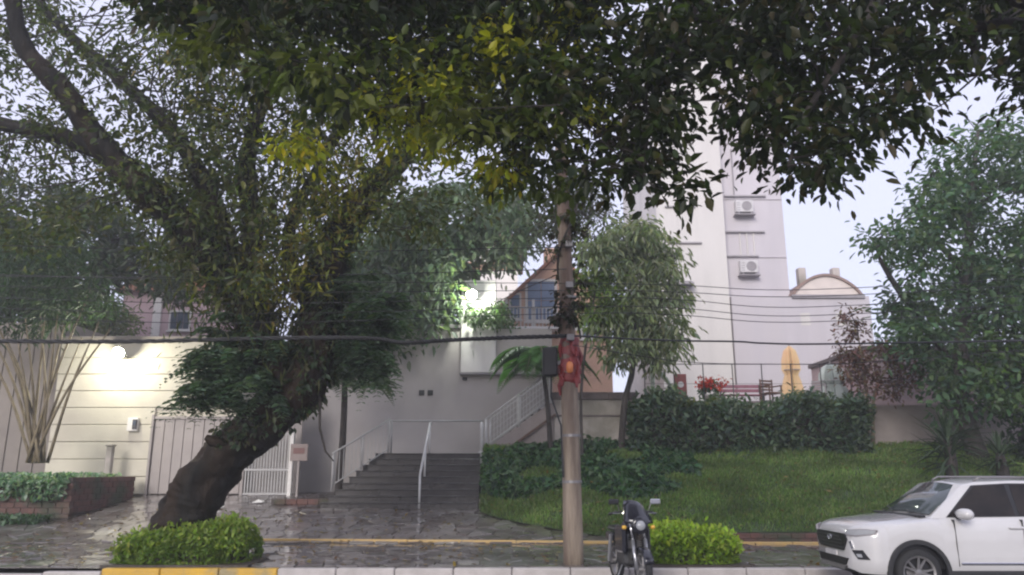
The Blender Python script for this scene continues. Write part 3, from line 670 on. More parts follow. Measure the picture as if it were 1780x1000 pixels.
for i in range(N_): 
    p0, p1 = Vector((arc[i][0], 0, arc[i][1])), Vector((arc[i+1][0], 0, arc[i+1][1])); nrm = Vector((-(p1-p0).z, 0, (p1-p0).x)).normalized()
    MB().add([p0 + nrm*.003, p1 + nrm*.003, p1 + nrm*.12, p0 + nrm*.12] + [q + Vector((0, 7.9, 0)) for q in (p0 + nrm*.003, p1 + nrm*.003, p1 + nrm*.12, p0 + nrm*.12)], [(0,1,2,3),(7,6,5,4),(0,4,5,1),(1,5,6,2),(2,6,7,3),(3,7,4,0)]).build('arch_tile', M['archtrim'], ah)
MB().cbox((a0 - .12, -.1, zA - .12), (a1 + .12, -.003, zA + .06), .02).build('cornice', M['trim'], ah)
for u in (1393, 1452):
    a = at(u, 470, 36.5); MB().cbox((a.x-13.2-.18, 1, zA+.1), (a.x-13.2+.18, 1.4, at(u, 466, 36.5).z-3.7), .03).build('chimney', M['retaining'], ah)
for u in (1462, 1400):     # small openings on the wall
    a = at(u, 555, 35.4); MB().cbox((a.x-13.2-.22, -.012, a.z-3.7-.3), (a.x-13.2+.22, -.003, a.z-3.7+.3), .003).build('window', M['tower_l'], ah)

def window(parent, x0, x1, z0, z1, y, nx=2, nz=1, gm='glass', fw=.07):
    f = MB(); f.box((x0, y - .06, z0), (x0 + fw, y, z1)).box((x1 - fw, y - .06, z0), (x1, y, z1)).box((x0 + fw, y - .06, z0), (x1 - fw, y, z0 + fw)).box((x0 + fw, y - .06, z1 - fw), (x1 - fw, y, z1))
    wn = f.build('window', M['frame'], parent)
    W_, H_ = x1 - x0 - 2*fw, z1 - z0 - 2*fw
    for i in range(nx):
        for j in range(nz): MB().box((x0 + fw + W_*i/nx + .015, y - .03, z0 + fw + H_*j/nz + .015), (x0 + fw + W_*(i+1)/nx - .015, y - .01, z0 + fw + H_*(j+1)/nz - .015)).build('pane', M[gm], wn)
    MB().cbox((x0 - .06, y - .12, z0 - .07), (x1 + .06, y - .002, z0 - .002), .01).build('sill', M['frame'], wn)
# orange gabled house
oh = empty('orange_house', (1.0, 34, 3.7)); tag(oh, 'orange gabled house with blue window panes behind the utility pole', 'building')
def lo(u, v, Y, o): q = at(u, v, Y); return q.x - o.x, q.z - o.z
OL = oh.location
gx0, _ = lo(872, 560, 34, OL); gx1, _ = lo(1062, 560, 34, OL); _, ze = lo(872, 535, 34, OL); gm, zr = lo(968, 447, 34, OL)
MB().prism([(gx0, -.2), (gx1, -.2), (gx1, ze), (gm, zr), (gx0, ze)], 0, 8, MV).build('wall_face', M['terracotta'], oh)
for (xa, za, xb, zb_) in ((gx0 - .3, ze - .28, gm, zr), (gx1 + .3, ze - .28, gm, zr)):
    p0, p1 = Vector((xa, -.35, za + .01)), Vector((xb, -.35, zb_ + .01)); up = Vector((0, 0, .16)); dp = Vector((0, 8.6, 0))
    MB().add([p0, p1, p1+up, p0+up, p0+dp, p1+dp, p1+up+dp, p0+up+dp], [(0,1,2,3),(7,6,5,4),(0,4,5,1),(1,5,6,2),(2,6,7,3),(3,7,4,0)]).build('roof', M['clay'], oh)
window(oh, lo(913, 500, 34, OL)[0], lo(968, 500, 34, OL)[0], lo(930, 560, 34, OL)[1], lo(930, 486, 34, OL)[1], -.003, 2, 2, 'glassblue', .1)
window(oh, lo(885, 500, 34, OL)[0], lo(906, 500, 34, OL)[0], lo(930, 556, 34, OL)[1], lo(930, 510, 34, OL)[1], -.003, 1, 2, 'glassblue')
window(oh, lo(1008, 500, 34, OL)[0], lo(1036, 500, 34, OL)[0], lo(930, 590, 34, OL)[1], lo(930, 545, 34, OL)[1], -.003, 2, 1, 'glassblue')
bz = lo(900, 574, 34, OL)[1]; bx0, bx1 = lo(878, 560, 34, OL)[0], lo(975, 560, 34, OL)[0]
MB().cbox((bx0, -.9, bz - .12), (bx1, -.004, bz), .02).build('balcony_slab', M['pale'], oh)
MB().cbox((bx0, -.88, bz + .82), (bx1, -.82, bz + .88), .01).build('balcony_rail', M['frame'], oh)
for i in range(16): xx = bx0 + .05 + (bx1 - bx0 - .1)*i/15; MB().cbox((xx - .02, -.87, bz + .002), (xx + .02, -.83, bz + .818), .005).build('baluster', M['frame'], oh)
for xx in (bx0 + .06, (bx0+bx1)/2, bx1 - .06): MB().cbox((xx - .06, -.8, bz + .002), (xx + .06, -.68, ze + .2), .01).build('balcony_post', M['frame'], oh)
cx = lo(958, 450, 34, OL)[0]; MB().cbox((cx - .3, .6, zr - 1.0), (cx + .3, 1.2, lo(958, 425, 34, OL)[1]), .03).build('chimney', M['terracotta'], oh)
MB().cbox((gx0, -.06, lo(900, 575, 34, OL)[1]), (gx1, -.004, lo(900, 568, 34, OL)[1]), .01).build('string_course', M['pale'], oh)
# pale house with gable showing above
ph = empty('pale_house', (-2, 44, 3.7)); tag(ph, 'distant pale house with orange eaves glimpsed through the trees', 'building'); PL = ph.location
q0, q1 = lo(800, 480, 44, PL)[0], lo(900, 480, 44, PL)[0]; zt_ = lo(850, 425, 44, PL)[1]
MB().box((q0, 0, -.2), (q1, 7, zt_)).build('wall_face', M['pale'], ph)
MB().prism([(q0 - .4, zt_ + .003), (q1 + .4, zt_ + .003), ((q0+q1)/2, zt_ + 1.3)], -.4, 7.3, MV).build('roof', M['clay'], ph)
window(ph, lo(858, 450, 44, PL)[0], lo(884, 450, 44, PL)[0], lo(858, 452, 44, PL)[1], lo(858, 430, 44, PL)[1], -.003)
MB().cbox((q0, -.05, lo(850, 470, 44, PL)[1]), (q1, -.003, lo(850, 456, 44, PL)[1]), .01).build('band', M['terracotta'], ph)
# pink house behind the cream wall
kh = empty('pink_house', (-16, 36, 3.7)); tag(kh, 'pink house with low roof beyond the cream wall', 'building'); KL = kh.location
k0, k1 = lo(212, 540, 36, KL)[0], lo(400, 540, 36, KL)[0]; kz = lo(270, 508, 36, KL)[1]
MB().box((k0, 0, -.2), (k1, 7, kz)).build('wall_face', M['pinkhouse'], kh)
MB().prism([(k0 - .4, kz + .003), (k1 + .4, kz + .003), ((k0+k1)/2, kz + 1.6)], -.4, 7.3, MV).build('roof', M['clay'], kh)
window(kh, lo(296, 540, 36, KL)[0], lo(334, 540, 36, KL)[0], lo(300, 575, 36, KL)[1], lo(300, 540, 36, KL)[1], -.003, 3, 1)
MB().cbox((lo(268, 540, 36, KL)[0], -.12, -.1), (lo(282, 540, 36, KL)[0], -.003, kz - .01), .02).build('pilaster', M['frame'], kh)
# grey gabled shed
gs = empty('grey_shed', (-20, 31, 3.7)); tag(gs, 'grey gabled shed roof with white verge behind the fan shrub', 'building'); GL = gs.location
s0, s1 = lo(30, 590, 31, GL)[0], lo(170, 590, 31, GL)[0]; sz, sr = lo(100, 590, 31, GL)[1], lo(60, 528, 31, GL)[1]; sm = lo(64, 560, 31, GL)[0]
MB().prism([(s0, -.2), (s1, -.2), (s1, sz), (sm, sr), (s0, sz)], 0, 6, MV).build('wall_face', M['roofgrey'], gs)
p0, p1 = Vector((s1 + .2, -.2, sz - .15)), Vector((sm, -.2, sr + .02)); up = Vector((0, 0, .14)); dp = Vector((0, 6.3, 0))
MB().add([p0, p1, p1+up, p0+up, p0+dp, p1+dp, p1+up+dp, p0+up+dp], [(0,1,2,3),(7,6,5,4),(0,4,5,1),(1,5,6,2),(2,6,7,3),(3,7,4,0)]).build('roof', M['roofgrey'], gs)
MB().add([q + Vector((0, -.06, 0)) for q in (p0, p1, p1+up*1.3, p0+up*1.3)] + [q + Vector((0, -.004, 0)) for q in (p0, p1, p1+up*1.3, p0+up*1.3)], [(0,1,2,3),(7,6,5,4),(0,4,5,1),(1,5,6,2),(2,6,7,3),(3,7,4,0)]).build('verge_board', M['pale'], gs)

# pink garden wall at the right
pw = empty('pink_wall', (10.5, 24.6, 2.4)); tag(pw, 'mauve pink garden wall behind the spiky plants at the right', 'wall')
zc = at(1600, 712, 24.6).z - 2.4
MB().box((.2, 0, -1), (12, .25, zc)).build('wall_face', M['pinkwall'], pw)
for i in range(10): MB().cbox((.15 + i*1.2, -.07, zc + .003), (.15 + i*1.2 + 1.19, .3, zc + .1), .012).build('coping_stone', M['coping'], pw)
for i in range(10): MB().cbox((.2 + i*1.2, -.035, zc - .55), (.2 + i*1.2 + 1.19, -.002, zc - .49), .006).build('string_course', M['pinkwall'], pw)
ph2 = empty('pink_outbuilding', (15, 27.5, 3.7)); tag(ph2, 'pink outbuilding wall half hidden by the large right hand tree', 'building')
MB().box((-2.4, 0, -.2), (9, 5, at(1650, 610, 27.5).z - 3.7)).build('wall_face', M['pinkwall'], ph2); MB().cbox((-2.5, -.15, at(1650, 610, 27.5).z - 3.697), (9.1, 5.1, at(1650, 602, 27.5).z - 3.7), .02).build('coping', M['coping'], ph2)
window(ph2, 1.6, 2.8, .5, 1.6, -.003)

# ------------------------------------------------------------------ terrace things
tf = empty('terrace_fence', (4.2, 24.5, 3.8)); tag(tf, 'thin dark wire fence along the terrace behind the hedge', 'fence')
for i in range(8): MB().tube([(i*.93, 0, -.02), (i*.93, 0, 1.3)], .018, 6).build('post', M['dark'], tf)
for z_ in (.06, 1.28): MB().tube([(0, 0, z_), (6.51, 0, z_)], .014, 6).build('rail', M['dark'], tf)
MB().tube([(0, 0, .66), (6.51, 0, .66)], .006, 5).build('wire', M['dark'], tf)
fp = empty('flower_pot', (at(1233, 680, 25).x, 25, 3.78)); tag(fp, 'round pot of red flowers on the terrace behind the hedge', 'flower pot')
MB().lathe([(.16, 0), (.22, .3), (.25, .32), (.25, .38), (.2, .38), (.19, .33), (.01, .33)], 16).build('pot', M['pot'], fp, smooth=True)
c = rng.normal(0, .16, (30, 3)) * np.array([1.3, 1, .6]) + np.array([0, 0, .72]); clumps('blossom', c, 12, .12, .1, .6, [(.5,.05,.03), (.6,.1,.06), (.4,.03,.03)], M['leaf'], fp)
c = rng.normal(0, .14, (18, 3)) + np.array([0, 0, .48]); clumps('foliage', c, 14, .12, .13, .4, [(.04,.1,.04), (.06,.13,.05)], M['leaf'], fp)
def chair(u, Y, label, m, rz):
    t = empty('terrace_chair', (at(u, 680, Y).x, Y, 3.78), label, 'chair', 'chairs on the terrace', rz)
    MB().cbox((-.25, -.25, .42), (.25, .25, .47), .01).build('seat', m, t)
    for sx in (-1, 1):
        MB().cbox((sx*.23 - .02, -.24, 0), (sx*.23 + .02, -.2, .66), .005).build('leg', m, t); MB().cbox((sx*.23 - .02, .2, 0), (sx*.23 + .02, .24, .92), .005).build('leg', m, t)
        MB().cbox((sx*.23 - .03, -.27, .662), (sx*.23 + .03, .2, .7), .006).build('armrest', m, t)
    for i in range(4): MB().cbox((-.205, .2, .55 + i*.095), (.205, .235, .55 + i*.095 + .06), .005).build('back_slat', m, t)
chair(1340, 25.2, 'brown wooden chair left of the yellow parasol', M['wood'], R(20)); chair(1424, 25.4, 'grey chair right of the yellow parasol', M['trim'], R(-30))
def parasol(name, u, Y, v, label, m, rad):
    t = empty(name, (at(u, 680, Y).x, Y, 3.78), label, 'parasol'); h = at(u, v, Y).z - 3.78
    MB().lathe([(.25, 0), (.25, .05), (.05, .09)], 16).build('base', M['dark'], t); MB().tube([(0,0,.05), (0,0,h + .08)], .022, 8).build('pole', M['trim'], t)
    mb = MB(); n = 24; pf = [(1.2, .1), (1.05, .24), (.8, .42), (.62, .52), (.85, .6), (.8, .76), (.55, .92), (.1, 1.)]; jj = [random.uniform(-.22, .22) for _ in range(24)]; vs = []; fs = []
    for f, g in pf:
        for k in range(n): r = rad * f * (1 + .26 * (1 if k % 2 else -1) + jj[k]); vs.append((r*math.cos(2*math.pi*k/n), r*math.sin(2*math.pi*k/n), h*g + (jj[k]*.35 if f == 1.2 else 0)))
    for i in range(len(pf) - 1):
        for k in range(n): fs.append((i*n+k, i*n+(k+1) % n, (i+1)*n+(k+1) % n, (i+1)*n+k))
    mb.add(vs, fs).build('folded_canopy', m, t); MB().tube([(rad*.98*math.cos(a/8*6.2832), rad*.98*math.sin(a/8*6.2832), h*.6) for a in range(9)], .015, 5).build('strap', M['trim'], t)
parasol('yellow_parasol', 1378, 25.3, 602, 'tall folded yellow and orange parasol on the terrace', M['yellowcloth'], .3)
parasol('grey_parasol', 1447, 25.6, 632, 'folded pale grey green parasol near the reddish shrub', M['greycloth'], .42)
bn = empty('terrace_bench', (at(1290, 680, 25.6).x, 25.6, 3.78)); tag(bn, 'low maroon bench between the flower pot and brown chair', 'bench')
for i in range(3): MB().cbox((-.75, -.2 + i*.14, .4), (.75, -.2 + i*.14 + .12, .44), .006).build('seat_slat', M['purple'], bn)
for i in range(2): MB().cbox((-.75, .24, .54 + i*.14), (.75, .27, .54 + i*.14 + .11), .006).build('back_slat', M['purple'], bn)
for sx in (-.65, .65): MB().cbox((sx - .03, -.18, 0), (sx + .03, .22, .398), .006).build('leg', M['dark'], bn); MB().cbox((sx - .025, .205, .402), (sx + .025, .238, .8), .006).build('back_post', M['dark'], bn)
sl = empty('play_slide', (at(1160, 690, 25.0).x, 25.0, 3.78)); tag(sl, 'pale green plastic slide beside the red panel under the small tree', 'slide')
s = spline([(-.5, 0, 1.15), (-.35, 0, 1.15), (.0, 0, .8), (.3, 0, .25), (.6, 0, .12)], 5); mb = MB(); vs = []
for q in s: vs += [(q[0], -.2, q[2] + .1), (q[0], -.2, q[2]), (q[0], .2, q[2]), (q[0], .2, q[2] + .1)]
mb.add(vs, [(i*4+k, i*4+k+1, i*4+k+5, i*4+k+4) for i in range(len(s) - 1) for k in range(3)]); o = mb.build('chute', M['mint'], sl); sm_ = o.modifiers.new('s', 'SOLIDIFY'); sm_.thickness = .03
for sy in (-.2, .2): MB().tube([(-.45, sy, 0), (-.45, sy, 1.5)], .03, 8).build('ladder_post', M['mint'], sl)
for i in range(4): MB().tube([(-.45, -.2, .25 + i*.27), (-.45, .2, .25 + i*.27)], .02, 6).build('rung', M['mint'], sl)
rpn = empty('red_toy_panel', (at(1184, 690, 25.4).x, 25.4, 3.78)); tag(rpn, 'narrow dull red play panel beside the pale green slide', 'play panel')
MB().cbox((-.2, -.03, .1), (.2, .03, 1.1), .02).build('board', mat('dull red paint', (.33,.09,.075), (.25,.07,.06), 4, .6), rpn)
for sx in (-.15, .15): MB().cbox((sx-.03, -.025, 0), (sx+.03, .025, .099), .005).build('foot', M['wood'], rpn)
MB().lathe([(.1, 0), (.1, .02)], 14, Matrix.Translation((0, -.031, .75)) @ Matrix.Rotation(R(90), 4, 'X')).build('disc', M['pale'], rpn)

# ------------------------------------------------------------------ hedges
def hedge(name, label, x0, x1, y0, y1, z0, z1, n, ln, pal, asp=.5, rnd=.12, cat='hedge', twig=True, fz=None, m='leaf', rounded=False):
    t = empty(name, ((x0+x1)/2, (y0+y1)/2, z0), label, cat); lc = np.array(t.location)
    c = np.stack([rng.uniform(x0, x1, n), rng.uniform(y0, y1, n), z0 + (z1 - z0) * rng.random(n)], 1)
    f = rng.integers(0, 5, n)       # push most leaves out to the clipped faces
    c[f == 0, 1] = y0; c[f == 1, 2] = z1; c[f == 2, 1] = y0; c[(f == 3) & (rng.random(n) < .4), 0] = x0; c[(f == 4) & (rng.random(n) < .4), 0] = x1
    bul = .5*(np.sin(c[:,0]*3.1)+np.sin(c[:,0]*1.3+2)); c[:, 2] += bul * rnd * (c[:,2]-z0)/(z1-z0); c[:, 1] += .5*np.sin(c[:,0]*4.3+c[:,2]*3) * rnd
    c += rng.normal(0, rnd*.5, (n, 3)); c[:, 2] = np.maximum(c[:, 2], z0 + .03)
    if rounded:
        hx, hy, hz = (x1-x0)/2, (y1-y0)/2, z1-z0
        q = np.stack([(c[:,0]-x0-hx)/hx, (c[:,1]-y0-hy)/hy, (c[:,2]-z0)/hz], 1); r = (np.abs(q)**3.2).sum(1)**(1/3.2); q /= np.maximum(r, 1)[:, None]
        q *= (1 + .07*np.sin(q[:,0]*9+1)*np.cos(q[:,1]*5+q[:,2]*6))[:, None]
        c = np.stack([q[:,0]*hx*1.04+x0+hx, q[:,1]*hy*1.04+y0+hy, q[:,2]*hz*1.05+z0], 1)
        k = (q[:,2] > .42) | (rng.random(n) < .35); c = c[k]; n = len(c)
    if fz is not None: c[:, 2] += fz(c)
    out = unit(c - np.array([(x0+x1)/2, (y0+y1)/2, (z0+z1)/2])); D = unit(out*.5 + rng.normal(0, .6, (n, 3)) + np.array([0, -.2, .15])); Nn = unit(rng.normal(0, .5, (n, 3)) + np.array([0, -.3, 1.]))
    leaves('foliage', c - lc, D, Nn, ln * rng.uniform(.7, 1.4, n), asp, palette(n, pal, .35), M[m], t)
    if twig:
        mb = MB()
        for i in range(int((x1-x0)/.35)):
            xx = x0 + .2 + i*.35; mb.tube([(xx-lc[0], 0, -.12), (xx-lc[0]+random.uniform(-.2,.2), 0, (z1-z0)*.55), (xx-lc[0]+random.uniform(-.3,.3), random.uniform(-.2,.2), (z1-z0)*.9)], [.03, .02, .008], 5)
        mb.build('branches', M['bark3'], t)
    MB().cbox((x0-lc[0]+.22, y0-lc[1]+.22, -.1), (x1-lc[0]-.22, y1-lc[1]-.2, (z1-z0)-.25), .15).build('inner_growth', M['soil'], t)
    return t
hedge('long_hedge', 'long dark clipped hedge at the top of the lawn', 3.7, 10.35, 23.0, 23.95, 2.15, 3.72, 9500, .18, [(.06,.1,.06), (.085,.13,.07), (.12,.165,.1), (.065,.105,.08)], .45, .28)
hedge('tree_base_hedge', 'clipped green hedge box around the base of the leaning tree', -7.1, -4.8, 14.25, 15.9, .15, .68, 10000, .1, [(.13,.21,.03), (.17,.26,.04), (.09,.15,.03), (.2,.27,.06)], .5, .06, rounded=True)
hedge('kerbside_shrub', 'lime green clipped shrub beside the motorcycle', 2.4, 4.05, 14.3, 15.4, .15, .72, 6000, .1, [(.19,.3,.03), (.25,.36,.045), (.14,.22,.03), (.11,.17,.035)], .5, .07, 'shrub', rounded=True)
def lit_and_yellow_tops(hn, x0, x1, y0, y1, z, n, ln, pal, sd=.05):  # kerbside tops paint in top light; long hedge tops are yellow-green leaves
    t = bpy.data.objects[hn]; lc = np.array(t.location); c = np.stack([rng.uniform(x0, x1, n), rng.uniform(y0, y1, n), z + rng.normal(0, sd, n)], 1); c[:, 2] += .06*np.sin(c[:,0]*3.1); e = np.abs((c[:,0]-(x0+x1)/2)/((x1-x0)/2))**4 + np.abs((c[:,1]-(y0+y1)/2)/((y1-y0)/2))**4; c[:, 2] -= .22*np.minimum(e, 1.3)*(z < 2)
    tag(leaves('lit_and_yellow_tops', c - lc, unit(rng.normal(0, .6, (n, 3)) + np.array([0, -.2, .6])), unit(rng.normal(0, .6, (n, 3)) + np.array([0, -.4, 1.])), ln * rng.uniform(.7, 1.4, n), .45, palette(n, pal, .3), M['leaf_y'], t), kind='stuff')
lit_and_yellow_tops('tree_base_hedge', -7.1, -4.8, 14.2, 15.8, .72, 2600, .1, [(.2,.28,.04), (.26,.32,.06), (.15,.22,.035)], .06)
lit_and_yellow_tops('tree_base_hedge', -5.5, -4.8, 14.4, 15.6, .82, 600, .1, [(.2,.28,.04), (.26,.32,.06), (.15,.22,.035)], .07)
lit_and_yellow_tops('kerbside_shrub', 2.4, 4.05, 14.25, 15.3, .76, 2200, .1, [(.3,.42,.04), (.36,.46,.07), (.24,.34,.04)], .06)
lit_and_yellow_tops('long_hedge', 4.8, 6.2, 23.0, 23.8, 3.76, 420, .15, [(.16,.18,.05), (.12,.15,.05)], .05)
lit_and_yellow_tops('long_hedge', 8.4, 9.8, 23.0, 23.8, 3.76, 420, .15, [(.16,.18,.05), (.12,.15,.05)], .05)
lwd = MB(); tag(lwd.box((-7.15, 14.16, .1), (-4.58, 16.12, .175)).build('tree_pit', M['soil']), kind='structure')
tag(MB().box((2.35, 14.16, .1), (4.15, 15.5, .175)).build('shrub_pit', M['soil']), kind='structure')

# ------------------------------------------------------------------ leaning street tree
tr = empty('leaning_tree', (0, 0, 0)); tag(tr, 'huge leaning street tree with mossy limbs at the kerb', 'tree')
tr.location = (-6.0, 15.3, .17); TL = np.array(tr.location)
def rl(u, v, Y, r): p = at(u, v, Y); return (p.x - TL[0], p.y - TL[1], p.z - TL[2], r)
L1 = limb(tr, [(-.05, 0, -.1, .68), rl(326, 900, 15.3, .53), rl(348, 850, 15.3, .46), rl(400, 785, 15.3, .43), rl(468, 728, 15.3, .44), rl(530, 660, 15.3, .43), rl(556, 580, 15.35, .39), rl(563, 500, 15.4, .35), rl(582, 420, 15.5, .31), rl(640, 340, 15.9, .27), rl(720, 240, 16.3, .2), rl(790, 120, 16.8, .13), rl(830, 0, 17.2, .08)], 'trunk', M['bark'], 18, .05, rough=.32)
L2 = limb(tr, [rl(500, 690, 15.3, .36), rl(455, 600, 15.15, .36), rl(420, 510, 15.0, .34), rl(345, 420, 14.8, .3), rl(245, 325, 14.5, .28), rl(175, 250, 14.3, .24), rl(115, 165, 14.1, .2), rl(45, 85, 13.9, .17), rl(22, 0, 13.8, .15), rl(10, -120, 13.7, .1)], 'limb', M['bark'], 14, .06, rough=.26)
L3 = limb(tr, [rl(240, 318, 14.5, .2), rl(170, 262, 14.9, .19), rl(90, 232, 15.3, .17), rl(0, 215, 15.7, .15), rl(-120, 170, 16, .1)], 'limb', M['bark'], 12, .06)
L4 = limb(tr, [rl(420, 500, 15.0, .22), rl(360, 330, 15.4, .19), rl(300, 230, 15.7, .17), rl(210, 140, 16, .14), rl(90, 30, 16.3, .11), rl(40, -60, 16.5, .08)], 'limb', M['bark'], 12, .06)
L5 = limb(tr, [rl(430, 520, 15.1, .24), rl(440, 400, 15.4, .22), rl(430, 280, 15.8, .18), rl(470, 140, 16.2, .14), rl(520, 0, 16.6, .1)], 'limb', M['bark'], 12, .06)
L6 = limb(tr, [rl(548, 560, 15.35, .16), rl(500, 420, 15.8, .14), rl(560, 280, 16.4, .11), rl(640, 160, 17, .08)], 'limb', M['bark'], 10, .06)
MB().tube([rl(395, 775, 15.0, 0)[:3], rl(368, 766, 14.85, 0)[:3], rl(357, 760, 14.8, 0)[:3]], [.12, .1, .05], 10, wob=.15).build('branch_stub', M['bark'], tr, smooth=True)
gapsL = [(90,140,34,.85), (25,190,40,.8), (262,150,38,.85), (385,112,34,.85), (160,18,40,.8), (200,60,25,.8), (265,265,30,.7), (90,255,26,.75), (620,408,30,.85), (605,372,22,.8), (790,372,30,.8), (40,370,40,.8), (100,95,40,.7), (170,175,36,.8), (225,30,26,.7), (130,330,30,.7), (20,110,30,.7)]
polyL = [(-60,-60), (900,-60), (900,260), (860,350), (760,400), (690,430), (640,400), (610,430), (520,470), (470,520), (330,500), (250,430), (150,380), (60,440), (-60,400)]
cc = region(polyL, 860, 13.6, 18.8, gapsL) - TL
dens = np.array([proj(c + TL) for c in cc]); lims = [L1, L2, L3, L4, L5, L6]
thin = np.where(dens[:,0] < 310, .58, np.where((dens[:,0] > 470) & (dens[:,1] > 190), .5, .9)); cc = cc[rng.random(len(cc)) < thin]
clumps('crown', cc, 56, .5, .165, .42, [(.055,.075,.025), (.08,.105,.032), (.12,.135,.035), (.08,.08,.035), (.05,.07,.03)], M['leaf'], tr, droop=.35)
twigs('twigs', cc, lims, M['bark3'], tr, .02, .8)
# hanging moss and yellow-green epiphytes on the limbs
def hang(name, areas, n, ln, asp, pal, spread, m='leaf', droop=1.4):
    C = []
    for (u, v, ru, rv, Y, wgt) in areas:
        k = int(n * wgt)
        for _ in range(k): p = at(u + random.gauss(0, ru), v + random.gauss(0, rv), Y + random.gauss(0, .3)); C.append((p.x-TL[0], p.y-TL[1], p.z-TL[2]))
    C = np.array(C); N2 = len(C); D = unit(rng.normal(0, spread, (N2, 3)) + np.array([0, -.1, -droop]))
    return leaves(name, C, D, unit(rng.normal(0, 1, (N2, 3)) + np.array([0, -1., .3])), ln * rng.uniform(.5, 1.5, N2), asp, palette(N2, pal, .3), M[m], tr)
hang('hanging_moss', [(400,480,50,75,14.9,.3), (430,400,55,65,15.0,.2), (470,560,40,60,15.0,.2), (330,420,45,45,14.7,.1), (560,330,65,45,15.4,.12), (350,150,45,65,15.2,.08)], 2600, .26, .09, [(.08,.085,.035), (.09,.105,.035), (.06,.06,.03), (.11,.12,.04)], .5, 'leaf', 1.1)
hang('yellow_epiphyte', [(500,440,40,45,14.8,.2), (470,500,35,30,14.7,.12), (590,330,40,40,15.0,.15), (520,240,25,30,15.0,.06), (330,110,40,30,15.2,.1), (640,260,40,50,15.2,.15), (560,370,35,30,14.9,.1), (420,170,40,50,15.1,.1)], 2600, .17, .26, [(.22,.23,.03), (.28,.26,.035), (.16,.18,.035), (.19,.15,.045)], .8, 'leaf_y', .7)
# ferns: arching fronds made of leaflets
def fern_tufts(name, spots, per, fl, pal, tuft_parent):
    Cs, Ds, Ns, Ls, K = [], [], [], [], []
    for (u, v, Y) in spots:
        b = np.array(at(u, v, Y)) - TL
        for _ in range(per):
            an = random.uniform(0, 6.283); h = np.array([math.cos(an), math.sin(an) - .3, 0]); L = fl * random.uniform(.6, 1.2); s = random.uniform(.3, .9); shade = random.uniform(.7, 1.3)
            side = np.array([-h[1], h[0], 0]); side = side / np.linalg.norm(side)
            for k in range(9):
                t = (k + 1) / 9; p = b + h*L*t + np.array([0, 0, s*L*t - 1.25*L*t*t]); ll = .13 * math.sin(math.pi*min(.97, t*.85 + .12)) * fl/.6
                for sg in (-1, 1): Cs.append(p + sg*side*ll*.5); Ds.append(sg*side + h*.5 + np.array([0,0,-.25])); Ns.append((0, 0, 1)); Ls.append(ll*1.25); K.append(shade)
    return leaves(name, np.array(Cs), np.array(Ds), np.array(Ns, float) + rng.normal(0, .25, (len(Cs), 3)), np.array(Ls), .42, palette(len(Cs), pal, .15) * np.array(K)[:, None], M['leaf'], tuft_parent)
sp = [(random.gauss(385, 34), random.gauss(668, 26), 14.9 + random.gauss(0, .2)) for _ in range(26)] + [(random.gauss(425, 34), random.gauss(600, 32), 15 + random.gauss(0, .2)) for _ in range(12)] + \
     [(random.gauss(640, 32), random.gauss(580, 48), 15.7 + random.gauss(0, .35)) for _ in range(40)]
fern_tufts('trunk_ferns', sp, 15, .68, [(.075,.125,.085), (.095,.15,.1), (.06,.1,.07), (.13,.18,.125)], tr)

iv = []
for _ in range(420):
    q = L1[random.randrange(20, 56)]; an = random.uniform(0, 6.283); rr = q[3] * random.uniform(.95, 1.25); iv.append((q[0] + rr*math.cos(an), q[1] + rr*math.sin(an)*.9, q[2] + random.uniform(-.2, .2)))
for _ in range(160):
    q = L2[random.randrange(2, 26)]; an = random.uniform(0, 6.283); rr = q[3] * random.uniform(.95, 1.3); iv.append((q[0] + rr*math.cos(an), q[1] + rr*math.sin(an), q[2] + random.uniform(-.2, .2)))
clumps('trunk_ivy', np.array(iv), 13, .16, .13, .5, [(.035,.06,.03), (.05,.08,.04), (.03,.045,.025), (.07,.075,.035)], M['leaf'], tr, droop=1.0)
MB().tube([rl(556, 690, 15.2, 0)[:3], rl(556, 745, 15.2, 0)[:3], rl(566, 785, 15.25, 0)[:3], rl(580, 802, 15.3, 0)[:3]], [.03, .025, .02, .012], 6).build('hanging_root', M['bark3'], tr, smooth=True)

# ------------------------------------------------------------------ near tree overhanging the street from the right
ot = empty('overhanging_tree', (6.8, 4.0, .1)); tag(ot, 'near dark leafed tree whose branches hang over the top of the view', 'tree'); OT = np.array(ot.location)
def ro(u, v, Y, r): p = at(u, v, Y); return (p.x - OT[0], p.y - OT[1], p.z - OT[2], r)
N1 = limb(ot, [(0, 0, -.2, .34), (0, .05, 1.6, .28), (-.1, .4, 3.4, .25), (-.6, 1.4, 4.8, .2), ro(1560, -60, 7.2, .15), ro(1300, -110, 7.6, .11), ro(1050, -90, 8, .085), ro(800, -40, 8.3, .06), ro(560, -20, 8.6, .04), ro(330, 0, 8.8, .02)], 'trunk', M['bark2'], 12, .04)
N2 = limb(ot, [ro(1300, -110, 7.6, .07), ro(1180, 60, 7.5, .045), ro(1130, 200, 7.3, .03), ro(1120, 310, 7.2, .012)], 'limb', M['bark3'], 8)
N3 = limb(ot, [ro(1560, -60, 7.2, .08), ro(1480, 80, 6.9, .05), ro(1400, 200, 6.8, .03), ro(1370, 290, 6.7, .012)], 'limb', M['bark3'], 8)
N4 = limb(ot, [ro(1050, -90, 8, .06), ro(980, 90, 8.2, .04), ro(930, 220, 8.3, .025), ro(900, 300, 8.4, .012)], 'limb', M['bark3'], 8)
N5 = limb(ot, [ro(800, -40, 8.3, .045), ro(760, 100, 8.6, .03), ro(740, 230, 8.8, .012)], 'limb', M['bark3'], 8)
N6 = limb(ot, [(-.1, .4, 3.6, .12), (.2, 1.6, 4.6, .1), ro(1740, 40, 7, .06), ro(1700, 130, 7.4, .02)], 'limb', M['bark3'], 8)
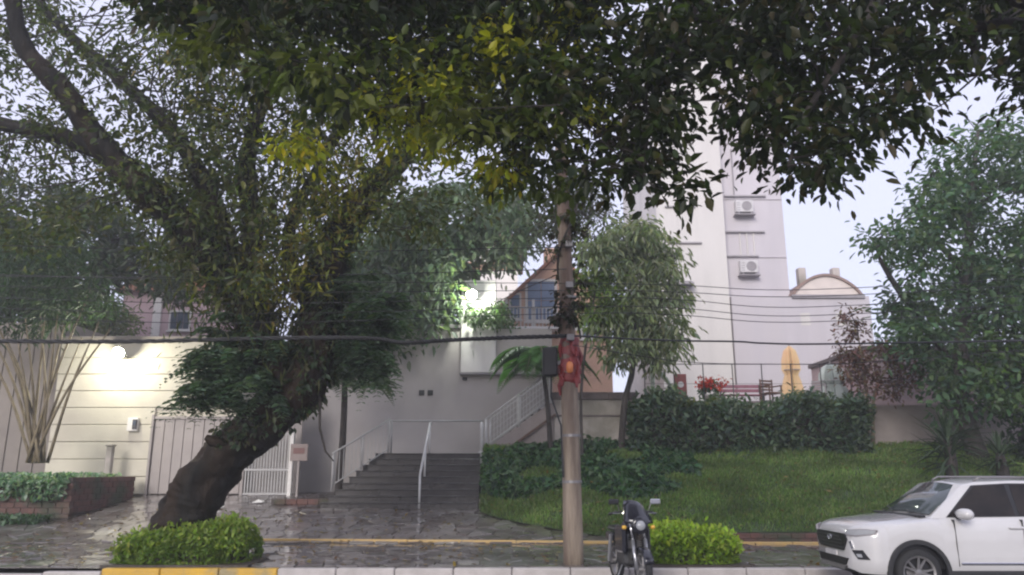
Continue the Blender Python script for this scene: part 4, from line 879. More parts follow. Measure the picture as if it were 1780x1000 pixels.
polyN = [(200,-150), (1850,-150), (1850,175), (1770,180), (1690,120), (1610,150), (1590,215), (1525,225), (1470,250), (1450,320), (1395,322), (1330,300), (1295,265), (1265,215), (1215,190), (1165,215), (1165,270), (1200,345), (1150,352), (1080,350), (1000,335), (930,330), (880,320), (830,270), (770,205), (690,170), (610,200), (520,150), (440,150), (400,90), (330,75), (270,85), (220,50)]
gapsN = [(560,90,24,.6), (640,60,20,.6), (820,120,18,.6), (960,150,18,.6), (1050,60,18,.6), (1190,130,22,.7), (1300,40,20,.7), (1500,140,22,.7), (1730,60,20,.7), (480,40,20,.6), (1420,45,26,.85), (1620,20,24,.9), (1650,110,24,.8), (1545,95,16,.7), (1250,60,16,.6), (1340,120,18,.6), (1465,190,22,.7), (410,110,25,.7), (690,140,30,.75), (905,15,16,.8), (1100,20,18,.6), (740,190,28,.7), (1080,110,14,.6)]
cn = region(polyN, 600, 6.4, 9.4, gapsN); uv = np.array([proj(c) for c in cn])
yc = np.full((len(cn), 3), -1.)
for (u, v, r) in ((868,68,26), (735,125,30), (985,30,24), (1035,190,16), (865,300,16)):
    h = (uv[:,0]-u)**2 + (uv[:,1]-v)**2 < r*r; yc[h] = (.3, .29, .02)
lit = (uv[:,0] < 1000) & (uv[:,1] > 40) & (rng.random(len(cn)) < .5) & (yc[:,0] < 0); yc[lit] = np.where(rng.random((lit.sum(), 1)) < .5, np.array([[.07,.095,.02]]), np.array([[.1,.115,.022]]))  # yellower green clumps, a leaf colour of their own
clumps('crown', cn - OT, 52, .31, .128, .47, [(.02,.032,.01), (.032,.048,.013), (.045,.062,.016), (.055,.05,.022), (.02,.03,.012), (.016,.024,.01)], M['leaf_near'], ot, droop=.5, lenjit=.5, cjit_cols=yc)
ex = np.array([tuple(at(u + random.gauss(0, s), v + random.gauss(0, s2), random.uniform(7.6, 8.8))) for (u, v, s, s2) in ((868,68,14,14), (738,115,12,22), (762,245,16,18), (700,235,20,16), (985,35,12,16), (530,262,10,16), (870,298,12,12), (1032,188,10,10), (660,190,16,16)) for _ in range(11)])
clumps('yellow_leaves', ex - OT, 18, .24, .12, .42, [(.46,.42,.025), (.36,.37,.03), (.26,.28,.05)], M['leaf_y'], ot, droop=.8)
twigs('twigs', cn - OT, [N1[15:], N2, N3, N4, N5, N6], M['bark3'], ot, .012, .8)

# ------------------------------------------------------------------ garden trees
def tree(name, label, base, limbs, poly, nc, Y0, Y1, per, spread, ln, asp, pal, gaps=(), bark='bark2', droop=.3, cat='tree', flat=.7, tw=.7):
    t = empty(name, base, label, cat); B = np.array(t.location); Ls = []
    for i, rows in enumerate(limbs):
        Ls.append(limb(t, [(r[0]-B[0], r[1]-B[1], r[2]-B[2], r[3]) for r in rows], 'trunk' if i == 0 else 'limb', M[bark], 10))
    c = region(poly, nc, Y0, Y1, gaps) - B
    clumps('crown', c, per, spread, ln, asp, pal, M['leaf'], t, droop=droop, flat=flat)
    twigs('twigs', c, [l[len(l)//2:] for l in Ls], M['bark3'], t, .02, tw)
    return t
tree('broadleaf_tree', 'large dense green tree at the right above the car', (13.3, 22.5, 2.1),
     [[(13.3,22.5,2.0,.3), row(1668,700,22.5,.26), row(1672,600,22.5,.22), row(1680,480,22.6,.17), row(1690,330,22.8,.1), row(1700,230,22.9,.04)],
      [row(1670,640,22.5,.14), row(1600,560,22.2,.1), row(1540,470,22,.07), row(1520,425,21.8,.015)], [row(1675,590,22.5,.14), row(1740,500,22.9,.1), row(1830,400,23.4,.05)], [row(1680,480,22.6,.1), row(1600,380,22.8,.07), row(1605,330,23,.015)]],
     [(1490,425), (1500,405), (1560,400), (1600,365), (1590,320), (1620,270), (1670,230), (1740,210), (1860,200), (1980,300), (1990,560), (1880,690), (1770,690), (1720,720), (1650,720), (1630,650), (1575,640), (1545,590), (1550,530), (1565,500), (1600,465), (1545,445)],
     380, 20.2, 25, 56, .58, .23, .46, [(.05,.1,.045), (.07,.125,.055), (.085,.14,.07), (.055,.105,.065), (.1,.155,.065)], [(1500,455,25,.8), (1590,470,20,.6)])
tree('light_green_tree', 'lighter green young tree at the right edge', (14.6, 21.2, 1.9),
     [[(14.6,21.2,1.7,.09), row(1800,700,21.2,.07), row(1790,600,21.1,.04)]], [(1690,640), (1700,590), (1760,560), (1880,560), (1900,690), (1840,730), (1770,710), (1720,700)], 60, 20.4, 21.8, 40, .45, .19, .42, [(.08,.14,.03), (.1,.17,.04), (.06,.11,.03)])
tree('small_tree', 'slender tree with drooping grey green crown before the white tower', (at(1078, 766, 23.2).x, 23.2, 2.4),
     [[(at(1078,766,23.2).x,23.2,2.2,.11), row(1086,700,23.2,.09), row(1100,640,23.2,.08), row(1105,560,23.2,.06), row(1100,460,23.2,.03), row(1095,400,23.2,.015)], [row(1103,590,23.2,.04), row(1150,520,23,.03), row(1175,450,23,.012)], [row(1104,570,23.2,.04), row(1050,500,23.3,.03), row(1030,430,23.3,.012)]],
     [(1020,430), (1055,395), (1110,388), (1150,405), (1175,440), (1165,490), (1185,540), (1175,610), (1160,640), (1135,640), (1110,615), (1070,635), (1040,600), (1020,540), (1030,480)], 140, 21.8, 24.6, 46, .5, .28, .25, [(.17,.2,.12), (.2,.23,.13), (.14,.17,.11), (.22,.26,.13)], droop=1.0)
ls = tree('lime_sapling', 'thin lime green sapling close behind the utility pole', (at(1012, 770, 22.6).x, 22.6, 2.1),
     [[(at(1012,770,22.6).x,22.6,1.9,.05), row(1010,690,22.6,.045), row(1020,590,22.6,.035), row(1040,480,22.6,.02)]], [(1010,480), (1045,450), (1075,480), (1080,550), (1050,590), (1015,560)], 34, 21.9, 23.2, 36, .36, .2, .3, [(.12,.18,.035), (.15,.21,.045), (.09,.14,.035)], droop=.8)
dt = tree('bare_tree', 'tall dark thin stemmed tree rising behind the utility pole', (at(975, 700, 25.0).x, 25.0, 3.78),
     [[(at(975,700,25).x,25,3.6,.09), row(980,600,25,.08), row(992,520,25,.075), row(1012,440,25,.06), row(1025,370,25,.04), row(1030,300,25,.02)], [row(990,530,25,.05), row(975,440,25.2,.04), row(965,380,25.4,.02)]],
     [(930,330), (1010,300), (1070,340), (1060,390), (1000,430), (950,440), (925,390)], 70, 24, 26.5, 36, .5, .2, .32, [(.05,.06,.03), (.07,.08,.035), (.06,.05,.035)], bark='bark3')
BG = [(.12,.16,.115), (.14,.18,.13), (.1,.14,.105), (.16,.2,.14)]  # greens lightened to put background haze into the leaf colour
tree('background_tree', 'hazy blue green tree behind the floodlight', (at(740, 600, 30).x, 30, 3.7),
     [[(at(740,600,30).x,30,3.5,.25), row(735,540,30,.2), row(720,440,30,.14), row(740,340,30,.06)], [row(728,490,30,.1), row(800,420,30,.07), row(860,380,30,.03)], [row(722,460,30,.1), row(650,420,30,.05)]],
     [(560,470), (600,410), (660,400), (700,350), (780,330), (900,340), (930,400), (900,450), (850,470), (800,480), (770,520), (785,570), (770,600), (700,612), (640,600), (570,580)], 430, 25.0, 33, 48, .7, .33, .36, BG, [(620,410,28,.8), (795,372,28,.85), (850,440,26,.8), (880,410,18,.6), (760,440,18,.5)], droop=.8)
tree('background_tree', 'darker background tree above the cream wall at far left', (at(120, 600, 29).x, 29, 3.7),
     [[(at(120,600,29).x,29,3.5,.22), row(120,540,29,.18), row(110,440,29,.12), row(100,340,29,.05)], [row(115,480,29,.1), row(190,420,29,.05)], [row(114,470,29,.1), row(30,400,29,.05)]],
     [(-80,330), (0,310), (120,330), (220,380), (330,430), (345,500), (300,520), (230,470), (180,520), (200,590), (100,540), (20,560), (-80,580)], 330, 26.5, 31, 46, .62, .31, .36, [(.03,.05,.03), (.045,.065,.035), (.06,.075,.045)], [(40,365,36,.8), (130,490,30,.75), (100,395,20,.6)])
tree('background_tree', 'mid green shrubby tree on the slope left of the orange house', (at(870, 620, 28).x, 28, 3.7),
     [[(at(870,620,28).x,28,3.5,.1), row(870,590,28,.08), row(865,540,28,.03)]], [(800,590), (820,560), (860,540), (890,560), (900,620), (880,645), (862,640), (845,600)], 46, 27.2, 28.8, 40, .4, .2, .3, [(.06,.11,.05), (.08,.13,.06)])
tree('background_tree', 'yellow green low tree peeping over the cream wall by the lamp', (at(185, 620, 27.6).x, 27.6, 3.7),
     [[(at(185,620,27.6).x,27.6,3.5,.08), row(185,590,27.6,.06), row(190,560,27.6,.03)]], [(130,580), (160,545), (205,530), (235,560), (240,590), (180,592)], 36, 27.2, 28.4, 36, .38, .18, .32, [(.09,.13,.04), (.12,.15,.05)])
tree('red_leaf_shrub', 'reddish brown leafed shrub with pale trunks at the hedge end', (at(1512, 762, 23.6).x, 23.6, 2.5),
     [[(at(1506,762,23.6).x,23.6,2.4,.06), row(1508,700,23.6,.05), row(1500,640,23.6,.035), row(1490,570,23.6,.015)], [(at(1516,762,23.6).x,23.6,2.4,.06), row(1518,700,23.6,.05), row(1535,650,23.6,.035), row(1570,610,23.6,.012)]],
     [(1462,620), (1468,545), (1490,530), (1505,580), (1540,600), (1600,610), (1610,660), (1570,690), (1530,690), (1490,680), (1470,660)], 62, 22.9, 24.2, 30, .34, .16, .4, [(.13,.06,.055), (.18,.09,.075), (.16,.12,.07), (.1,.05,.055)], bark='stem')

# palm beside the side stairs
def palm(name, label, base, top, nf, fl, pal, r=.07):
    t = empty(name, base, label, 'palm'); b = Vector(base); tp = Vector(top) - b
    s = spline([(0, 0, -.2, r*1.2), (*(tp*.5 + Vector((.05, 0, 0))), r), (*tp, r*.8)], 6); MB().tube([q[:3] for q in s], [q[3] for q in s], 9, wob=.06).build('trunk', M['bark3'], t, smooth=True)
    for i in range(nf):
        an = i*2.4 + random.uniform(-.3,.3); h = np.array([math.cos(an), math.sin(an), 0]); side = np.array([-h[1], h[0], 0]); L = fl*random.uniform(.8,1.15); up = random.uniform(.15, 1.0)
        pts = [np.array(tp) + h*L*q + np.array([0,0, up*L*q - (.75+up*.5)*L*q*q]) for q in np.linspace(0, 1, 8)]
        rc = MB().tube(pts, [.018*(1-.8*k/7) for k in range(8)], 5).build('frond', M['stem'], t)
        Cs, Ds, Ls = [], [], []
        for q in np.linspace(.12, 1, 26):
            p = np.array(tp) + h*L*q + np.array([0,0, up*L*q - (.75+up*.5)*L*q*q]); ll = fl*.36*math.sin(math.pi*min(.95, q*.8+.15))
            for sg in (-1, 1): d = unit(sg*side + h*.7 + np.array([0,0,-.45])); Cs.append(p + d*ll*.5); Ds.append(d); Ls.append(ll)
        leaves('leaflets', np.array(Cs), np.array(Ds), np.tile([0,0,1.], (len(Cs),1)) + rng.normal(0,.2,(len(Cs),3)), np.array(Ls), .14, palette(len(Cs), pal, .25), M['leaf'], rc)
    return t
PG = [(.07,.16,.055), (.09,.2,.06), (.08,.15,.07)]
palm('small_palm', 'small dark stemmed palm by the top of the side stairs', (at(958, 775, 23.2).x, 23.2, z_lawn(at(958, 775, 23.2).x, 23.2)), at(940, 618, 23.2), 22, 1.6, PG)
palm('wall_palm', 'green palm fronds hanging before the taupe wall behind the tree', (at(590, 800, 23.0).x, 23.0, z_fore(23)), at(600, 640, 23.0), 14, 1.5, [(.04,.075,.04), (.05,.09,.05), (.06,.09,.05)], .1)

def spiky(name, label, u, v, Y, vt, n, ln):
    b = at(u, v, Y); b.z = z_lawn(b.x, Y); t = empty(name, b, label, 'plant'); h = at(u, vt, Y).z - b.z
    MB().tube([(0,0,-.15), (.03,0,h*.25), (0,0,h*.5)], [.17,.14,.1], 10, wob=.1).build('trunk', M['bark2'], t, smooth=True)
    for i in range(n):
        an = random.uniform(0, 6.283); el = random.uniform(-.4, 1.35); L = ln*random.uniform(.7,1.1); d = Vector((math.cos(an)*math.cos(el), math.sin(an)*math.cos(el), math.sin(el))); o_ = Vector((0,0,h*random.uniform(.2,.52)))
        sd_ = d.cross(Vector((0,0,1))).normalized()*.035; m_ = o_ + d*L*.5 + Vector((0,0,.02)); e_ = o_ + d*L + Vector((0,0,-.12*L))
        MB().add([o_ - sd_*.6, o_ + sd_*.6, m_ - sd_, m_ + sd_, e_, m_ + Vector((0,0,-.02))], [(0,1,5),(0,5,2),(1,3,5),(2,5,4),(5,3,4)]).build('blade', LEAFG, t)
LEAFG = mat('blade green', (.035,.06,.03), (.055,.085,.045), 5, .5)
spiky('spiky_plant', 'tall dark spiky leaved plant on the lawn behind the car roof', 1655, 828, 20.6, 680, 110, 1.3)
spiky('spiky_plant', 'smaller spiky leaved plant near the right edge of the lawn', 1742, 822, 20.8, 740, 60, .8)
hedge('corner_bush', 'dark leafy bush at the right edge below the pink wall', 14.2, 15.8, 21.6, 22.8, 2.0, 3.2, 1500, .18, [(.03,.06,.025), (.04,.08,.03)], .45, .2, 'bush')

# ------------------------------------------------------------------ utility pole and wires
PX, PY = at(997, 985, 14.6).x, 14.6
up_ = empty('utility_pole', (PX, PY, .14)); tag(up_, 'weathered tan utility pole on the sidewalk beside the motorcycle', 'utility pole')
zz = np.linspace(-.1, 8.8, 24); MB().tube([(-.006*z*z*.3, 0, z) for z in zz], [.185 - .009*z for z in zz], 18, wob=.015).build('shaft', M['pole'], up_, smooth=True)
ph_ = lambda v: at(997, v, PY).z - .14
MB().lathe([(.155, ph_(668)), (.19, ph_(660)), (.165, ph_(648)), (.2, ph_(636)), (.16, ph_(622)), (.185, ph_(610)), (.155, ph_(600)), (.18, ph_(592)), (.145, ph_(584))], 16, Matrix.Diagonal((1.05, .95, 1, 1))).build('red_wrap', M['redwrap'], up_, smooth=True)
mb = MB()
for i in range(26):
    a = random.uniform(2.4, 6.6); z0 = ph_(random.uniform(585, 660)); p0 = Vector((math.cos(a)*.15, math.sin(a)*.15, z0)); p1 = p0*1.0 + Vector((math.cos(a)*.05, math.sin(a)*.07, random.uniform(-.4, -.08)))
    mb.tube([p0, p0.lerp(p1, .6) + Vector((random.uniform(-.06,.06), 0, .03)), p1], [.04, .04, .018], 5)
tag(mb.build('red_ribbons', M['redwrap'], up_), kind='stuff')
MB().lathe([(.02, -.1), (.06, -.08), (.07, .04), (.05, .1), (.01, .12)], 12, Matrix.Translation((-.02, -.2, ph_(642)))).build('orange_reflector', M['orange'], up_, smooth=True)  # small orange plastic reflector, gives no light
MB().cbox((-.52, -.14, ph_(655)), (-.24, .1, ph_(605)), .03).build('cable_box', M['black'], up_)
MB().cbox((-.245, -.05, ph_(635)), (-.1, .03, ph_(628)), .004).build('box_bracket', M['steel'], up_)
MB().tube([(-.36, -.02, ph_(655) + .01), (-.37, -.03, ph_(690)), (-.2, -.16, ph_(740)), (-.17, -.15, ph_(830))], .018, 6).build('conduit', M['cable'], up_)
for z_ in (ph_(840), ph_(760), ph_(560), ph_(520)): MB().lathe([(.195 - .009*z_, z_), (.195 - .009*z_, z_ + .05)], 16).build('clamp_band', M['steel'], up_)
cv = empty('climbing_vine', (PX, PY - .05, at(997, 570, PY).z)); tag(cv, 'dark climbing vine wrapped round the upper utility pole', 'vine'); VL = np.array(cv.location)
zv = np.linspace(0, 4.6, 46); MB().tube([(math.cos(z*2.2)*.21, math.sin(z*2.2)*.21 + .05, z - .2) for z in zv], [.022]*46, 6).build('stem', M['bark3'], cv, smooth=True)
c = np.array([(math.cos(a)*random.uniform(.12,.3), math.sin(a)*random.uniform(.12,.3) + .05, z) for a, z in [(random.uniform(0, 6.283), random.uniform(-.1, 4.4)) for _ in range(70)]])
clumps('foliage', c, 16, .13, .12, .55, [(.03,.045,.02), (.05,.06,.028), (.06,.05,.03), (.045,.035,.025)], M['leaf'], cv, droop=.7)
a = at(1012, 655, 14.5); b = at(1052, 590, 14.5)
for k, (z_, y_) in enumerate(((ph_(590), -.26), (ph_(500), -.26), (ph_(430), -.26))): MB().cbox((-.07, y_, z_ - .06), (.07, -.14, z_ + .06), .01).build('cable_clamp', M['steel'], up_)
def wire(name, label, pts, r, grp=None, n=40, braid=0):
    t = []; s = spline(pts, n // (len(pts) - 1)); o = Vector(s[0]); mb = MB()
    if braid:
        for ph0 in (0, 2.1, 4.2):
            ss = [Vector(q) - o + Vector((0, math.cos(i*1.1 + ph0)*r*1.3, math.sin(i*1.1 + ph0)*r*1.3 )) for i, q in enumerate(s)]; mb.tube(ss, r, 5)
    else: mb.tube([Vector(q) - o for q in s], r, 5)
    ob = mb.build(name, M['cable'], None, smooth=True, loc=o); tag(ob, label, 'cable', grp); return ob
YW = PY - .2
def wp(u, v): p = at(u, v, YW); return (p.x, YW, p.z)
wire('overhead_cable', 'thick twisted overhead cable crossing left of the utility pole', [wp(-120, 592), wp(200, 594), wp(480, 588), wp(640, 588), wp(705, 596), wp(770, 592), wp(860, 588), wp(985, 584)], .02, n=160, braid=1)
wire('overhead_cable', 'thick overhead cable running right of the pole at lamp height', [wp(995, 584), wp(1160, 592), wp(1280, 594), wp(1330, 597), wp(1450, 598), wp(1900, 590)], .018)
g = 'thin wires strung between the poles'
for i, (vl, vp, vr) in enumerate(((508, 505, 512), (528, 518, 530), (546, 533, 545), (562, 545, 556), (488, 493, 500))):
    wire('overhead_wire', ('second', 'third', 'fourth', 'lowest and fifth', 'uppermost, first')[i] + ' from the top of the thin wires crossing the white tower', [wp(-120, vl - 14), wp(400, vl), wp(990, vp), wp(1180, vp + 3), wp(1330, vr + 4), wp(1500, vr), wp(1900, vr - 22)], .0075, g)
wire('overhead_wire', 'single thin wire high at the left through the tree limbs', [wp(-120, 425), wp(120, 430), wp(400, 440), wp(985, 430)], .009)
wire('overhead_wire', 'thin wire just below the high left wire, nearly level', [wp(-120, 478), wp(160, 482), wp(500, 480), wp(985, 468)], .009)
wire('overhead_wire', 'lowest slack wire right of the pole above the hedge terrace', [wp(995, 600), wp(1180, 628), wp(1330, 633), wp(1500, 630), wp(1900, 600)], .007)
wire('service_drop', 'slanting service wire from the pole towards the floodlit house', [(PX - .1, YW + .1, at(985, 470, YW).z), (-.4, 20, 6.1), (-1.2, 25.7, 6.6)], .01)

# ------------------------------------------------------------------ white car
car = empty('parked_car', (4.94, 12.5, .02)); tag(car, 'white compact sport utility car parked at the kerb', 'car')
def w_(s):
    w = .89
    if s < .42: w -= .3 * ((.42 - s) / .42) ** 2.6
    if s > 3.9: w -= .2 * ((s - 3.9) / .37) ** 2.4
    return w
def ztop(s): return float(np.interp(s, [0, .04, .12, .3, .6, 1.15, 2.2, 3.6, 4.1, 4.27], [.84, .9, .945, .985, 1.02, 1.075, 1.09, 1.13, 1.12, 1.0]))
def zbot(s):
    z = float(np.interp(s, [0, .1, .4, 1.3, 3, 4.1, 4.27], [.36, .31, .30, .32, .32, .33, .4]))
    for c in (.85, 3.44):
        if abs(s - c) < .41: z = max(z, .33 + math.sqrt(.41**2 - (s - c)**2))
    return z
stn = [0, .02, .05, .1, .16, .24, .32, .38, .435, .44, .46, .5, .56, .63, .7, .78, .85, .92, 1.0, 1.07, 1.14, 1.2, 1.24, 1.26, 1.265, 1.33, 1.5, 1.8, 2.2, 2.6, 2.95, 3.025, 3.03, 3.05, 3.09, 3.15, 3.22, 3.3, 3.38, 3.44, 3.5, 3.58, 3.66, 3.73, 3.79, 3.83, 3.85, 3.855, 3.95, 4.05, 4.15, 4.22, 4.27]
F_ = [0, .1, .3, .52, .74, .9, 1]; OFF = [-.05, -.01, 0, -.012, -.004, -.03, -.1]
secs = []
for s in stn:
    zb, zt2, w0 = zbot(s), ztop(s), w_(s); half = [(w0 + OFF[k], zb + (zt2 - zb) * F_[k]) for k in range(7)]
    half += [(w0*.72, zt2 + .018), (w0*.38, zt2 + .034)]
    secs.append([(-y, z) for y, z in half] + [(0, zt2 + .038)] + [(y, z) for y, z in half[::-1]])
mb = MB(); n = len(secs[0]); vs = [(s, y, z) for s, sec in zip(stn, secs) for y, z in sec]
fs = [(i*n + k, i*n + k + 1, (i+1)*n + k + 1, (i+1)*n + k) for i in range(len(stn) - 1) for k in range(n - 1)]
fs = [f[::-1] for f in fs]
fs += [tuple(range(n)), tuple((len(stn)-1)*n + k for k in range(n))[::-1]]
body = mb.add(vs, fs).build('body', M['paint'], car); smooth_angle(body, 38)
MB().cbox((.12, -.62, .26), (4.15, .62, .95), .05).build('underbody', M['black'], car)
for c in (.85, 3.44):        # wheel wells
    MB().cbox((c - .42, -.8, .36), (c + .42, .8, .74), .02).build('wheel_well', M['black'], car)
# greenhouse
zB = 1.07; YB, YT = .80, .635
bot = [(1.12, zB), (4.2, zB + .04)]; topl = [(1.74, 1.545), (1.95, 1.585), (2.5, 1.605), (3.2, 1.59), (3.85, 1.51)]
ysd = lambda z: YB - (YB - YT) * (z - zB) / (1.6 - zB)
mb = MB(); vs = []
for sg in (-1, 1):
    for s, z in [bot[0]] + topl + [bot[1]]: vs.append((s, sg*ysd(z), z))
for s, z in topl: vs.append((s, 0, z + .045))
vs += [(1.06, 0, zB + .03), (4.26, 0, zB + .04)]
fs = [(6,5,4,3,2,1,0), (7,8,9,10,11,12,13)]
for k in range(4): fs += [(1+k, 2+k, 15+k, 14+k), (14+k, 15+k, 9+k, 8+k)]
fs += [(0, 1, 14, 19), (19, 14, 8, 7), (5, 6, 20, 18), (18, 20, 13, 12)]
gh = mb.add(vs, fs).build('cabin', M['paint'], car); bevel(gh, .035, 3, 18)
gh.data.polygons.foreach_set('use_smooth', [True]*len(gh.data.polygons))
def sideglass(poly, m, name, off):
    for sg in (-1, 1):
        P = [Vector((s, sg*(ysd(z) + off), z)) for s, z in poly]; Q = [p + Vector((0, -sg*.01, 0)) for p in P]; k = len(P)
        MB().add(P + Q, [tuple(range(k)), tuple(range(k, 2*k))[::-1]] + [(i, (i+1) % k, k+(i+1) % k, k+i) for i in range(k)]).build(name, M[m], car)
sideglass([(1.40, 1.10), (1.47, 1.17), (1.9, 1.525), (2.35, 1.55), (2.37, 1.11)], 'carglass', 'side_window', .012)
sideglass([(2.44, 1.11), (2.42, 1.55), (3.1, 1.545), (3.3, 1.13)], 'carglass', 'side_window', .012)
sideglass([(3.36, 1.14), (3.18, 1.54), (3.5, 1.5), (3.8, 1.17)], 'carglass', 'side_window', .012)
sideglass([(1.36, 1.085), (1.86, 1.535), (2.4, 1.565), (3.2, 1.558), (3.55, 1.51), (3.86, 1.15), (3.2, 1.105)], 'black', 'window_surround', .006)
def wquad(name, m, f0, f1, y0, off):
    a, b = Vector((1.06, 0, zB + .03)), Vector((1.74, 0, 1.59)); nrm = Vector((-(b-a).z, 0, (b-a).x)).normalized(); P = []
    for f in (f0, (f0+f1)/2, f1):
        for g_ in (-1, -.5, 0, .5, 1):
            yy = y0[0] + (y0[1]-y0[0])*(f-f0)/(f1-f0); c = a.lerp(b, f) + nrm*off + Vector((.06*g_*g_, yy*g_, -.042*f*g_*g_ - .02*g_*g_)); P.append(c)
    fs = [(r*5+k, r*5+k+1, (r+1)*5+k+1, (r+1)*5+k) for r in range(2) for k in range(4)]
    o = MB().add(P, fs).build(name, M[m], car, smooth=True); md = o.modifiers.new('s', 'SOLIDIFY'); md.thickness = .008; md.offset = 0; return o
wquad('windscreen', 'shield', .06, .93, (.745, .6), .022)
MB().cbox((1.0, -.74, 1.085), (1.1, .74, 1.115), .01).build('cowl', M['black'], car)
for sy in (-.35, .2): MB().tube([(1.07, sy, 1.13), (1.18, sy + .4, 1.2)], .008, 5).build('wiper', M['black'], car)
for sg in (-1, 1):
    MB().tube([(1.95, sg*.585, 1.6), (2.05, sg*.585, 1.65), (3.3, sg*.585, 1.65), (3.5, sg*.57, 1.59)], .016, 8).build('roof_rail', M['steel'], car, smooth=True)
    # mirror
    m1 = MB().lathe([(.02, -.12), (.085, -.1), (.105, -.02), (.1, .07), (.06, .115), (.01, .125)], 14, Matrix.Translation((1.53, sg*.985, 1.14)) @ Matrix.Rotation(R(90), 4, 'X') @ Matrix.Diagonal((.95, .78, 1.15, 1))).build('mirror', M['paint'], car, smooth=True)
    MB().cbox((1.5, min(sg*.8, sg*.9), 1.07), (1.58, max(sg*.8, sg*.9), 1.1), .01).build('mirror_arm', M['black'], car)
    MB().cbox((1.6, min(sg*.9, sg*1.06), 1.085), (1.625, max(sg*.9, sg*1.06), 1.2), .01).build('mirror_glass', M['carglass'], car)
    # door furniture
    for s in (2.2, 3.1): MB().cbox((s, min(sg*.885, sg*.915), .93), (s + .2, max(sg*.885, sg*.915), .965), .01).build('door_handle', M['paint'], car)
    for s in (1.42, 2.4): MB().cbox((s, min(sg*.8, sg*.893), .42), (s + .008, max(sg*.8, sg*.893), 1.06), .001).build('door_gap', M['black'], car)
    MB().cbox((1.28, min(sg*.78, sg*.9), .21), (3.02, max(sg*.78, sg*.9), .36), .02).build('sill_cladding', M['clad'], car)
    MB().cbox((1.45, min(sg*.87, sg*.905), .44), (2.98, max(sg*.87, sg*.905), .475), .01).build('door_moulding', M['chrome'], car)
    for c in (.85, 3.44):
        ring = []; mb = MB(); N2 = 20
        for i in range(N2 + 1):
            a = math.pi * (-.06 + 1.12*i/N2); ca, sa = math.cos(a), math.sin(a)
            for rr, yy in ((.395, .84), (.395, .905), (.455, .905), (.46, .86)):
                ws = w_(c + rr*ca) / .89; ring.append((c + rr*ca, sg*yy*ws, .33 + rr*sa))
        mb.add(ring, [(i*4+k, i*4+(k+1) % 4, (i+1)*4+(k+1) % 4, (i+1)*4+k) for i in range(N2) for k in range(4)]).build('arch_cladding', M['clad'], car, smooth=False)
        wh = bpy.data.objects.new('wheel', None); COL.objects.link(wh); wh.parent = car; wh.location = (c, sg*.78, .33); wh.rotation_euler = (R(90)*sg, 0, 0)   # local -Z... axis across
        MB().lathe([(.235, -.1), (.3, -.105), (.325, -.08), (.33, 0), (.325, .08), (.3, .105), (.235, .1)], 32, cap=False).build('tyre', M['tyre'], wh, smooth=True)
        rm = MB(); zf = -.085
        rm.lathe([(.236, -.1), (.236, .1), (.215, .1), (.215, -.02), (.205, -.085), (.236, -.1)], 32, cap=False)
        for q in range(5):
            for dq in (-.14, .14):
                a0_, a1_ = q*1.2566 + dq*.9, q*1.2566 + dq*1.6; p0 = Vector((.04*math.cos(a0_), .04*math.sin(a0_), -.05)); p1 = Vector((.218*math.cos(a1_), .218*math.sin(a1_), -.075)); rm.tube([p0, p1], [.022, .017], 6)
        rm.lathe([(.001, -.075), (.05, -.07), (.055, -.03), (.055, .02), (.001, .02)], 16); rm.build('rim', M['rim'], wh)
        MB().lathe([(.15, -.01), (.15, .02)], 20).build('brake_disc', M['steel'], wh)
# face of the car
grille = [(-.5, .84), (.5, .84), (.56, .76), (.42, .6), (-.42, .6), (-.56, .76)]
MF = Matrix(((0,0,1,0),(1,0,0,0),(0,1,0,0),(0,0,0,1)))
def yx(y): # body front surface offset at y
    ss = np.linspace(0, .42, 60); ws = np.array([w_(q) for q in ss]); return float(np.interp(min(abs(y) + .02, .88), ws, ss)) if abs(y) + .02 > ws[0] else 0.
def facepart(name, poly, m, proud, sub=8):
    """a panel wrapped on the front: outline in (y, z), split in columns and bent round the corner"""
    ys = sorted(set([p[0] for p in poly] + list(np.linspace(min(p[0] for p in poly), max(p[0] for p in poly), sub)))); cols = []
    for y in ys:
        hits = []
        for i in range(len(poly)):
            (y0, z0), (y1, z1) = poly[i], poly[(i+1) % len(poly)]
            if min(y0, y1) <= y <= max(y0, y1): hits += [z0, z1] if y0 == y1 else [z0 + (z1-z0)*(y-y0)/(y1-y0)]
        cols.append((y, min(hits), max(hits)))
    P = []; 
    for y, za, zb_ in cols: P += [(yx(y) - proud, y, za), (yx(y) - proud, y, zb_)]
    fs = [(2*i, 2*i+1, 2*i+3, 2*i+2) for i in range(len(cols) - 1)]
    o = MB().add(P, fs).build(name, M[m], car); md = o.modifiers.new('s', 'SOLIDIFY'); md.thickness = .03; md.offset = 0; return o
facepart('grille', grille, 'black', .012)
for k in range(4): MB().cbox((-.04, -.48 + .04*k, .63 + k*.05), (-.028, .48 - .04*k if k < 1 else .5, .645 + k*.05), .003).build('grille_bar', M['dark'], car)
MB().lathe([(.055, 0), (.055, .012), (.04, .016), (.04, .006)], 18, Matrix.Translation((-.035, 0, .765)) @ Matrix.Rotation(R(-90), 4, 'Y') @ Matrix.Diagonal((.75, 1.5, 1, 1))).build('emblem', M['chrome'], car, smooth=True)
facepart('lower_intake', [(-.55, .5), (.55, .5), (.45, .4), (-.45, .4)], 'black', .01)
facepart('skid_plate', [(-.5, .392), (.5, .392), (.42, .33), (-.42, .33)], 'steel', .016)
facepart('number_plate', [(-.2, .575), (.2, .575), (.2, .51), (-.2, .51)], 'ac', .03)
